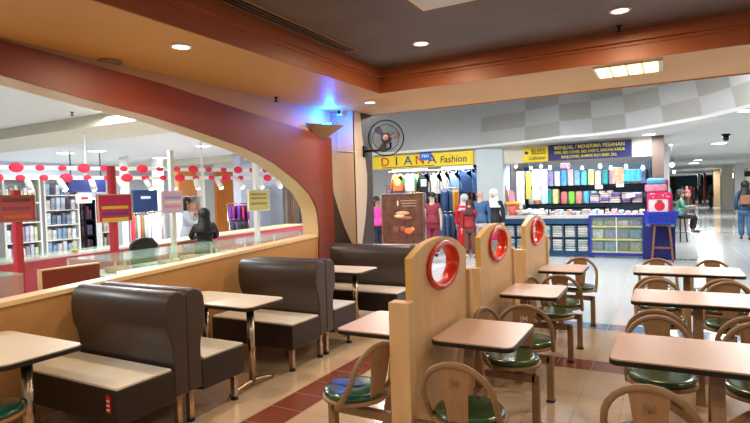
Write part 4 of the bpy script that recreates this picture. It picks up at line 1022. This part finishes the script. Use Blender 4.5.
for i in range(5):
    yy = 30+i*7; t = thing('shop_signboard', 'small lit sign over a far shop on the right of the corridor', 'sign', (5.0, yy, 2.3), 0, 'far lit signs on the right')
    MB().box(-.5,.15,-.05,.05,-.18,.18,.01).out('sign_board', M_['lamp_warm'] if i % 2 else cm(.15,.15,.15), t)
    MB().tube([(-.1,0,.18),(-.1,0,zb-2.3)], .01, 6).out('hanger', M_['steel'], t)
# ================================================================== THE MALL SEEN THROUGH THE ARCH
def pan(u0, u1, v0, v1, x):
    a, b = atX(u0, v0, x), atX(u1, v1, x); c = atX(u1, v0, x); um = (u0+u1)/2
    return a.y, b.y, atX(um, v1, x).z, atX(um, v0, x).z
struct('wall_mall_back', MB().box(-18.2,-18,-2,40,0,3.0), mat('pale_mall_wall', (.78,.80,.84), .6, var=.05, scale=.4))
struct('wall_mall_far', MB().box(-18,-4.6,27,27.2,0,3.0), mat('grey_lilac_wall', (.72,.72,.76), .6, var=.03))
# ceiling features
a, b = atZ(10,150,2.995), atZ(150,104,2.995)
struct('ceiling_beam', MB().box(-22,-4.45,5.3,6.6,2.82,2.998), M_['beam'])
struct('ceiling_beam', MB().box(-22,-9.4,12.6,13.2,2.80,2.998), M_['beam'])
for u, v, s, lab in ((124,132,.28,'upper right bright square light on the white ceiling through the arch'),(97,151,.30,'bright square light on the white ceiling, middle of the nearest three'),(65,153,.30,'bright square light on the white ceiling, leftmost through the arch'),(160,158,.3,'bright square light on the ceiling beyond the beam, right of the middle one'),(203,146,.25,'light near the arch curve on the white ceiling')):
    p = atZ(u, v, 2.99); t = thing('mall_downlight', lab, 'ceiling light', (p.x, p.y, 2.998 if p.y<5.2 or p.y>6.7 else 2.82))
    MB().box(-s/2-.03,s/2+.03,-s/2-.03,s/2+.03,-.012,0).out('frame', M_['white'], t); MB().box(-s/2,s/2,-s/2,s/2,-.018,-.0125).out('lamp', M_['lamp_w'], t)
    area('mall_area_light', (p.x, p.y, 2.74), s, 45, COOL, sy=s)
# glass showcase just behind the low wall
sx0, sx1, sy0, sy1 = -5.55, -4.75, 3.35, 7.4
t = thing('glass_showcase', 'long pale green glass showcase running behind the low wall', 'showcase', (sx0, sy0, 0)); W, D = sx1-sx0, sy1-sy0
MB().box(0,W,0,D,0,.50).out('base_cabinet', M_['shelf'], t)
MB().box(0.02,W-.02,.02,D-.02,.505,.52).out('inner_floor', cm(.82,.90,.78), t)
MB().box(.03,W-.03,.03,D-.03,.86,.868).out('glass_shelf', cm(.93,.95,.88), t)
MB().box(0,W,0,D,1.02,1.035).out('glass_top', M_['glass_g'], t)
for x in (0, W-.008): MB().box(x,x+.008,.01,D-.01,.521,1.019).out('glass_side', M_['glass'], t)
for y in (0, D-.008): MB().box(.01,W-.01,y,y+.008,.521,1.019).out('glass_end', M_['glass'], t)
for k in range(7):
    for x in (0.0, W-.02): MB().box(x-.001,x+.021,max(0,D*k/6-.01),min(D,D*k/6+.01),.50,1.019).out('frame_post', M_['white'], t)
text('lettering', 'good!', .16, (W+.003,5.0-sy0+1.2,.96), (PI/2,0,PI/2), M_['letter_w'], t)
rq = random.Random(9)
for i in range(11):
    c = rq.choice([(.80,.86,.75),(.90,.90,.85),(.70,.80,.72),(.85,.75,.65)])
    tag(MB().box(-.08,.08,-.10,.10,0,rq.uniform(.03,.07),.01).out('boxed_item', cm(*c, var=.15, scale=20), loc=(sx0+.40, sy0+.3+i*.33, .869)), 'small pale boxed item lying on the glass shelf of the long showcase', 'box', 'boxed items in the glass showcase')
MB().tube([(W-.05,.05,.905),(W-.05,D-.05,.905)], .014, 8).out('added_glow_strip', mat('cream_strip', (1,.98,.88), emit=3), t)  # glowing tube added to brighten the shelf and the near edge
# red partition and left glass case
y0, y1, z0, z1 = pan(41, 99.5, 262, 262, -4.95)
t = thing('counter_screen', 'brick red rectangular screen with a pale rim at the showcase end', 'screen', (-4.95, y0, 0))
MB().box(-.03,.0,0,y1-y0,0,1.005).out('board', M_['redwall'], t)
MB().box(-.035,.006,-.02,-.0005,0,1.02).out('edge_strip', M_['cream'], t); MB().box(-.035,.006,0,y1-y0,1.0055,1.02).out('top_strip', M_['cream'], t)
t = thing('glass_showcase', 'low glass showcase with pinkish inside, at the left behind the low wall', 'showcase', (-5.8, 1.2, 0))
MB().box(0,.75,0,1.45,0,.55).out('base_cabinet', cm(.66,.50,.50), t); MB().box(0,.75,0,1.45,.985,1.0).out('glass_top', M_['glass_g'], t)
for x in (0,.742): MB().box(x,x+.008,.0,1.45,.551,.984).out('glass_side', M_['glass'], t)
for y in (0,1.442): MB().box(.01,.74,y,y+.008,.551,.984).out('glass_end', M_['glass'], t)
# pinkish-red counters
def slab(name, label, cat, p0, p1, th, z0, z1, m_, cap=None):
    p0, p1 = Vector((*p0,0)), Vector((*p1,0)); d = p1-p0; L = d.length; an = math.atan2(d.y, d.x)
    t = thing(name, label, cat, tuple(p0), an)
    MB().box(0,L,-th/2,th/2,z0,z1,.006).out('front_panel', m_, t)
    if cap: MB().box(0,L,-th/2-.03,th/2+.03,z1+.0005,z1+.03,.006).out('top_board', cap, t)
    return t
slab('shop_counter','pinkish red counter with pale top running across behind the showcase, left part','counter',(-6.6,2.3),(-7.05,5.2),.5,0,.95,M_['pink'],M_['glass_g'])
slab('shop_counter','pinkish red counter behind the showcase, from the black chair to the far end','counter',(-7.1,5.45),(-8.0,10.6),.5,0,.93,M_['pink'],M_['cream'])
p = atX(71,252,-6.7)
t = thing('plastic_cup', 'clear plastic cup with a straw standing on the red counter', 'cup', (-6.62, p.y, .981))
MB().lathe([(0,0),(.04,0),(.052,.13),(.048,.13),(.037,.005),(0,.005)], seg=18).out('cup', M_['glass'], t)
MB().lathe([(0,.006),(.036,.006),(.04,.05),(0,.05)], seg=18).out('drink', cm(.9,.75,.35), t); MB().tube([(0,0,.04),(.01,0,.14),(.03,-.03,.19)], .005, 6).out('straw', M_['white'], t)
# sign posts
def signpost(label, u0, u1, v0, v1, up, vt, x, pc, sc, lines, frame=None, pr=.035, back=None):
    y0, y1, z0, z1 = pan(u0, u1, v0, v1, x); p = atX(up, vt, x); zt = p.z
    t = thing('sign_post', label, 'sign', (x, p.y, 0))
    MB().box(-.05-pr,-.05+pr,-pr,pr,0,min(zt,2.97)).out('post', pc, t)
    MB().box(-.014,.012,y0-p.y,y1-p.y,z0,z1,.004).out('sign_board', sc, t)
    if frame: 
        f = MB(); w = .014
        f.box(.013,.026,y0-p.y,y1-p.y,z0,z0+w); f.box(.013,.026,y0-p.y,y1-p.y,z1-w,z1); f.box(.013,.026,y0-p.y,y0-p.y+w,z0+w,z1-w); f.box(.013,.026,y1-p.y-w,y1-p.y,z0+w,z1-w)
        f.out('frame', frame, t)
    h = z1-z0; yc = (y0+y1)/2-p.y; w = (y1-y0)*.38
    for k, (fz, c) in enumerate(lines): MB().box(.0125,.016,yc-w,yc+w,z0+h*fz-.018,z0+h*fz+.018).out('printed_line', c, t)
    return t
ylw, blu = cm(.92,.80,.25), cm(.45,.25,.55)
signpost('red post with a magenta sign carrying yellow lines, right one of two', 96,132,194,222,113.5,166,-5.95,M_['red'],cm(.82,.18,.42),[(.30,blu),(.52,ylw),(.10,ylw)],M_['cream'])
signpost('red post with a faded red sign at the left edge', -4,35,195,222,18,190,-5.95,M_['red'],cm(.76,.36,.42),[(.80,cm(.5,.3,.3)),(.5,cm(.62,.3,.35)),(.2,cm(.85,.45,.25))],cm(.70,.50,.40))
signpost('white post with a pink and white paper sign above the showcase', 161,183,191,213,172.5,150,-6.0,M_['white'],cm(.88,.74,.86),[(.3,cm(.90,.60,.75)),(.7,cm(.70,.60,.85)),(.5,cm(.95,.9,.85))],None,.03)
signpost('white post with a cream framed notice near the arch end', 247,269,189.5,211,257,160,-6.0,M_['white'],cm(.80,.72,.42),[(.35,cm(.6,.5,.3)),(.6,cm(.6,.5,.3)),(.78,cm(.6,.5,.3))],M_['white'],.035)
# black chair back and staff
p = atX(136.5,243,-6.5)
t = thing('office_chair', 'black rounded office chair back behind the showcase', 'chair', (-6.35, p.y, 0), -.3)
MB().prism([(-.17,.72),(.17,.72),(.20,.90),(.19,1.02),(.12,1.10),(0,1.12),(-.12,1.10),(-.19,1.02),(-.20,.90)], 'x', -.04,.04, .03, 3).out('backrest', M_['black'], t)
MB().lathe([(0,.44),(.22,.44),(.24,.47),(.22,.51),(0,.51)], (.2,0,0), 20).out('seat', M_['black'], t)
MB().tube([(-.0,0,.74),(-.02,0,.55),(.12,0,.46)], .02, 8).out('back_bracket', M_['steel'], t); MB().tube([(.2,0,.06),(.2,0,.44)], .03, 10).out('pedestal', M_['steel'], t)
for k in range(5): 
    a = 2*PI*k/5; MB().tube([(.2,0,.08),(.2+.24*math.cos(a),.24*math.sin(a),.045)], .018, 6).out('leg', M_['steel'], t)
def fig_at(u, v, x, **k):
    p = atX(u, v, x); return figure(loc=(x, p.y, 0), **k)
fig_at(204,216,-6.75,name='person',label='woman in a black hijab and black robe sitting behind the showcase',cat='person',rz=PI/2+2.5,pose='rest',top=M_['hair'],bottom=M_['black'],hair=None,hijab=M_['hair'],hgt=1.46,dress=M_['hair'])
fig_at(187,205,-8.6,name='person',label='person in a grey-white shirt standing behind the woman in black',cat='person',rz=2.2,pose='rest',top=cm(.66,.70,.74),bottom=cm(.25,.28,.35),hair=M_['hair'],hgt=1.68)
# white hanging rail with red flower emblems (two rows)
for k, (zz, n, off) in enumerate(((2.20,26,0),(2.04,26,.5))):
    A_ = atZ(-12, 171 if k == 0 else 0, zz) if False else Vector((-9.2,3.6,zz)); B_ = Vector((-6.6,11.4,zz))
    d = (B_-A_); L = d.length; an = math.atan2(d.y, d.x)
    t = thing('banner_rail', 'white hanging rail with a row of red flower discs, %s of two' % ('upper','lower')[k], 'rail', tuple(A_), an)
    MB().box(0,L,-.03,.03,-.03,.03).out('rail', M_['white'], t)
    if k == 0: 
        for i in range(5): MB().box(L*i/4-.012,L*i/4+.012,-.012,.012,.03,2.8-zz if i==1 else 3.0-zz).out('drop_rod', M_['white'], t)
    else:
        for i in range(5): MB().box(L*i/4-.010,L*i/4+.010,-.010,.010,.03,.125).out('drop_rod', M_['white'], t)
    for i in range(n):
        x = L*(i+.4+off*.3)/n; w = .065 if (i*7+k) % 3 else .10
        q = MB().lathe([(0,-.045),(w*.9,-.045),(w,-.035),(w*.9,-.031),(0,-.031)], (x,0,.0), 16, 'y', 1, .75).out('flower_disc', cm(.88,.16,.28), t)
for i in range(18):
    f = (i+.5)/18; p = Vector((-9.2,3.6,0)).lerp(Vector((-6.6,11.4,0)), f)
    t = thing('track_spotlight', 'white cylinder spotlight hanging under the flower rails', 'light', (p.x+.10, p.y+.05, 1.93), rq.uniform(-1,1), 'spotlights under the flower rails')
    mb = MB().lathe([(0,.09),(.045,.09),(.05,.0),(.05,-.09),(.04,-.09),(.04,-.06),(0,-.06)], seg=14); mb.xf(Matrix.Rotation(.5,4,'X')); mb.out('shade', M_['white'], t)
    MB().tube([(0,0,.05),(0,-.02,.10)], .008, 6).out('stem', M_['white'], t)
    mb = MB().ball((0,0,-.085),.045,seg=12); mb.xf(Matrix.Rotation(.5,4,'X')); mb.out('lamp', M_['lampspot'], t)
# far shops: shelves of goods, panels, clothes
def wallpanel(name, label, cat, u0, u1, v0, v1, x, m_, th=.1):
    y0, y1, z0, z1 = pan(u0, u1, v0, v1, x)
    t = thing(name, label, cat, (x, (y0+y1)/2, max(z0,0))); w = (y1-y0)/2
    MB().box(-th,0,-w,w,0,z1-max(z0,0),.005).out('panel', m_, t); return t, w, z1-max(z0,0)
def goods(u0, u1, v0, v1, x, nr, ncol, cols, label, grp, unitlabel, frame=M_['white']):
    y0, y1, z0, z1 = pan(u0, u1, v0, v1, x); z0 = 0; w = (y1-y0)/2; yc = (y0+y1)/2
    t = thing('display_shelf', unitlabel, 'shelf', (x, yc, 0))
    MB().box(-.42,-.38,-w,w,0,z1).out('back_panel', mat('panel_c', (.80,.83,.86), .6, var=.02), t)
    for s in (-1,1): MB().box(-.38,0,s*w-.02,s*w+.02,0,z1).out('side_panel', frame, t)
    zs = [.35+(z1-.45)*r/nr for r in range(nr)]
    for z in zs+[z1]: MB().box(-.38,0,-w+.02,w-.02,z-.03,z).out('shelf_board', frame, t)
    for r in range(nr):
        for c in range(ncol):
            cc = rq.choice(cols); h = (z1-.45)/nr*rq.uniform(.6,.85); ww = (2*w-.08)/ncol
            tag(MB().box(-.13,.10,-ww*.44,ww*.44,0,h,.02).out('packet', cm(*cc, var=.3, scale=14), loc=(x-.16, yc-w+.04+ww*(c+.5), zs[r]+.001)), label, 'packet', grp)
mix1 = [(.55,.62,.70),(.75,.80,.84),(.35,.42,.50),(.80,.75,.70),(.60,.40,.45),(.30,.30,.35),(.85,.88,.90),(.45,.60,.75)]
goods(44,80,176,236,-13.5,5,6,mix1,'blue-grey packet on the tall shelf left of the navy banner','packets on the tall shelf','tall white display shelf of blue-grey packets, left of the red posts')
goods(80,96,200,236,-13.5,3,4,[(.15,.16,.22),(.35,.18,.25),(.25,.28,.38),(.5,.5,.55)],'dark packet on the low dark shelf','packets on the low dark shelf','low shelf of dark packets between the two red posts', M_['steel'])
goods(3,42,178,236,-12.6,4,7,[(.86,.88,.90),(.70,.72,.80),(.88,.80,.85),(.60,.55,.60),(.80,.84,.70)],'pale packet on the bright shelf at the far left','packets on the far left shelf','bright shelf of pale packets at the far left')
goods(100,112,198,238,-14.2,3,3,[(.45,.36,.34),(.75,.70,.65)],'brown packet on the narrow shelf beside the right red post','packets on the narrow shelf','narrow shelf beside the right red post')
t, w, h = wallpanel('shop_banner','wide navy banner above the shelf between the red posts','banner',68,106,178,192,-13.3,cm(.12,.18,.42))
for s in (-1,1): MB().box(-.06,-.04,s*w*.8-.01,s*w*.8+.01,h,3.0-atX(80,178,-13.3).z+h-.05).out('hanger', M_['steel'], t)
t, w, h = wallpanel('light_box','glowing white sign with a red mark under the navy banner','sign',77,92,194,203,-13.0,mat('lightbox', (1,.9,.9), emit=2.2), .06)
MB().box(.001,.01,-w*.5,w*.5,h*.35,h*.7).out('red_mark', M_['red'], t); MB().box(-.05,-.01,-.03,.03,-atX(84,203,-13.0).z,-.001).out('stand', M_['steel'], t)
t, w, h = wallpanel('shop_banner','dark navy poster wall behind the pink-striped sign, with pale lettering','banner',133,158,190,212,-14,cm(.14,.22,.40)); MB().box(-.07,-.03,-w*.8,-w*.75,-atX(146,212,-14).z,0).out('leg', M_['steel'], t); MB().box(-.07,-.03,w*.75,w*.8,-atX(146,212,-14).z,0).out('leg', M_['steel'], t)
MB().box(.001,.008,-w*.4,w*.4,h*.6,h*.72).out('pale_line', M_['letter_w'], t)
# clothes on rails
def far_clothes(u0, u1, v, x, n, cols, label, grp, h):
    a, b = atX(u0, v, x), atX(u1, v, x)
    r_ = thing('clothes_rack', 'floor rack holding the ' + grp, 'rack', (x, a.y, 0)); L = b.y-a.y
    MB().tube([(0,-.06,a.z+.06),(0,L+.06,a.z+.06)], .015, 6).out('rail', M_['chrome'], r_)
    for yy in (-.06, L+.06): MB().tube([(0,yy,0),(0,yy,a.z+.06)], .015, 6).out('upright', M_['chrome'], r_)
    for i in range(n):
        q = rack_item(label, (x, a.y+L*(i+.5)/n, a.z), cols[i % len(cols)], PI/2+rq.uniform(-.5,.1)-.6, h, .42, .07, grp)
far_clothes(131,150,216,-12.2,10,[cm(.85,.20,.35), cm(.80,.30,.25), cm(.35,.55,.35), cm(.88,.85,.82)],'red, green or white garment on the rack right of the second red post','red and green garments behind the right red post',.8)
far_clothes(150,160,214,-11.5,5,[cm(.80,.76,.82), cm(.86,.84,.86)],'pale garment beside the white doorway','pale garments left of the white post',1.0)
far_clothes(229,247,206,-11.0,8,[cm(.35,.15,.55), cm(.50,.18,.50), cm(.72,.15,.35)],'purple or magenta shirt hanging left of the cream notice','purple shirts near the cream notice',.55)
far_clothes(231,247,222,-10.8,7,[cm(.15,.15,.22), cm(.30,.25,.40), cm(.2,.2,.2)],'dark garment on the lower rail under the purple shirts','dark garments under the purple shirts',.5)
# orange shops, white columns, grey wall, curtain
t, w, h = wallpanel('shop_wall','orange shop wall panel above the person in grey','panel',178,204,171,236,-14.6,M_['orangewall'],.3)
t, w, h = wallpanel('shop_wall','brighter orange shop wall panel left of the grey wall','panel',216,240,172,236,-14.6,mat('orange2', (.93,.55,.22), .6, var=.03),.3)
goods(183,203,196,236,-13.6,3,5,[(.88,.78,.66),(.75,.50,.40),(.85,.62,.50),(.5,.6,.7)],'small warm-toned packet on the shelf before the orange wall','packets before the orange wall','low shelf before the left orange wall')
for u0, u1, lab in ((204,216,''),(128,132,''),(160,166,'')):
    y0, y1, z0, z1 = pan(u0, u1, 170, 236, -14.2); o = MB().box(-14.6,-14.2,y0,y1,0,3.0,.01).out('wall_pillar', M_['white']); o['kind'] = 'structure'
y0, y1, z0, z1 = pan(240, 284, 170, 236, -11.5); o = MB().box(-11.8,-11.5,y0,y1,0,3.0).out('wall_partition', mat('lilac_grey_wall', (.74,.75,.82), .55, var=.03)); o['kind'] = 'structure'
y0, y1, z0, z1 = pan(284, 298, 172, 240, -10.6)
t = thing('curtain', 'brown and beige hanging curtain beside the arch end', 'curtain', (-10.6, y0, 2.35)); mb = MB(); n = 22
P = [(.05*math.sin(i*1.5), (y1-y0)*i/n) for i in range(n+1)]; P += [(x+.02, y) for x, y in reversed(P)]
mb.prism(P, 'z', -2.3, 0).out('cloth', cm(.52,.42,.36,var=.15), t); MB().tube([(0,-.05,.02),(0,y1-y0+.05,.02)], .02, 8).out('rod', M_['steel'], t)
struct('wall_mall_side', MB().box(-10.9,-10.8,19.2,26,0,3.0), M_['white'])
# ================================================================== LIGHT
wd = bpy.data.worlds.new('world'); scn.world = wd; wd.use_nodes = True
bg = wd.node_tree.nodes['Background']; bg.inputs[0].default_value = (.98,.99,1,1); bg.inputs[1].default_value = .32
for x, y, pw in ((-7,5,170),(-10,9,200),(-9,14,180),(-16,10,200),(-7,1,120),(-15,18,150)):  # large soft fill lights added over the left mall, without fittings
    area('left_mall_fill', (x, y, 2.93), 1.2, pw, (.95,.99,1), sy=1.2)
for x, y, pw in ((-5.5,10.3,190),(-2.0,9.9,200),(1.6,9.0,120),(1.4,15,85),(1.6,22,120),(2,32,170),(2.5,45,200),(2.5,62,260),(3.6,12.6,70),(4.2,20,100)):  # fill lights added for the ceiling well, shopfronts and corridor, without fittings
    area('mall_area_light', (x, y, 2.70 if y > 9.7 and y > 12.9 else 3.6), 1.0, pw, COOL, sy=1.0)
for x0, x1, pw in ((-7.2,-4.5,70),(-3.4,-.4,70)):  # wide strips added to brighten the two shop interiors
    area('shop_light', ((x0+x1)/2, YS+.28, 2.26), x1-x0, pw, (.93,.97,1), (.45,0,0), sy=.15)
scn.view_settings.view_transform = 'Standard'; scn.view_settings.look = 'None'; scn.view_settings.exposure = -.08; scn.view_settings.gamma = 1
scn.view_settings.use_curve_mapping = False
scn.cycles.max_bounces = 8; scn.cycles.use_denoising = True
scn.cycles.sample_clamp_indirect = 6
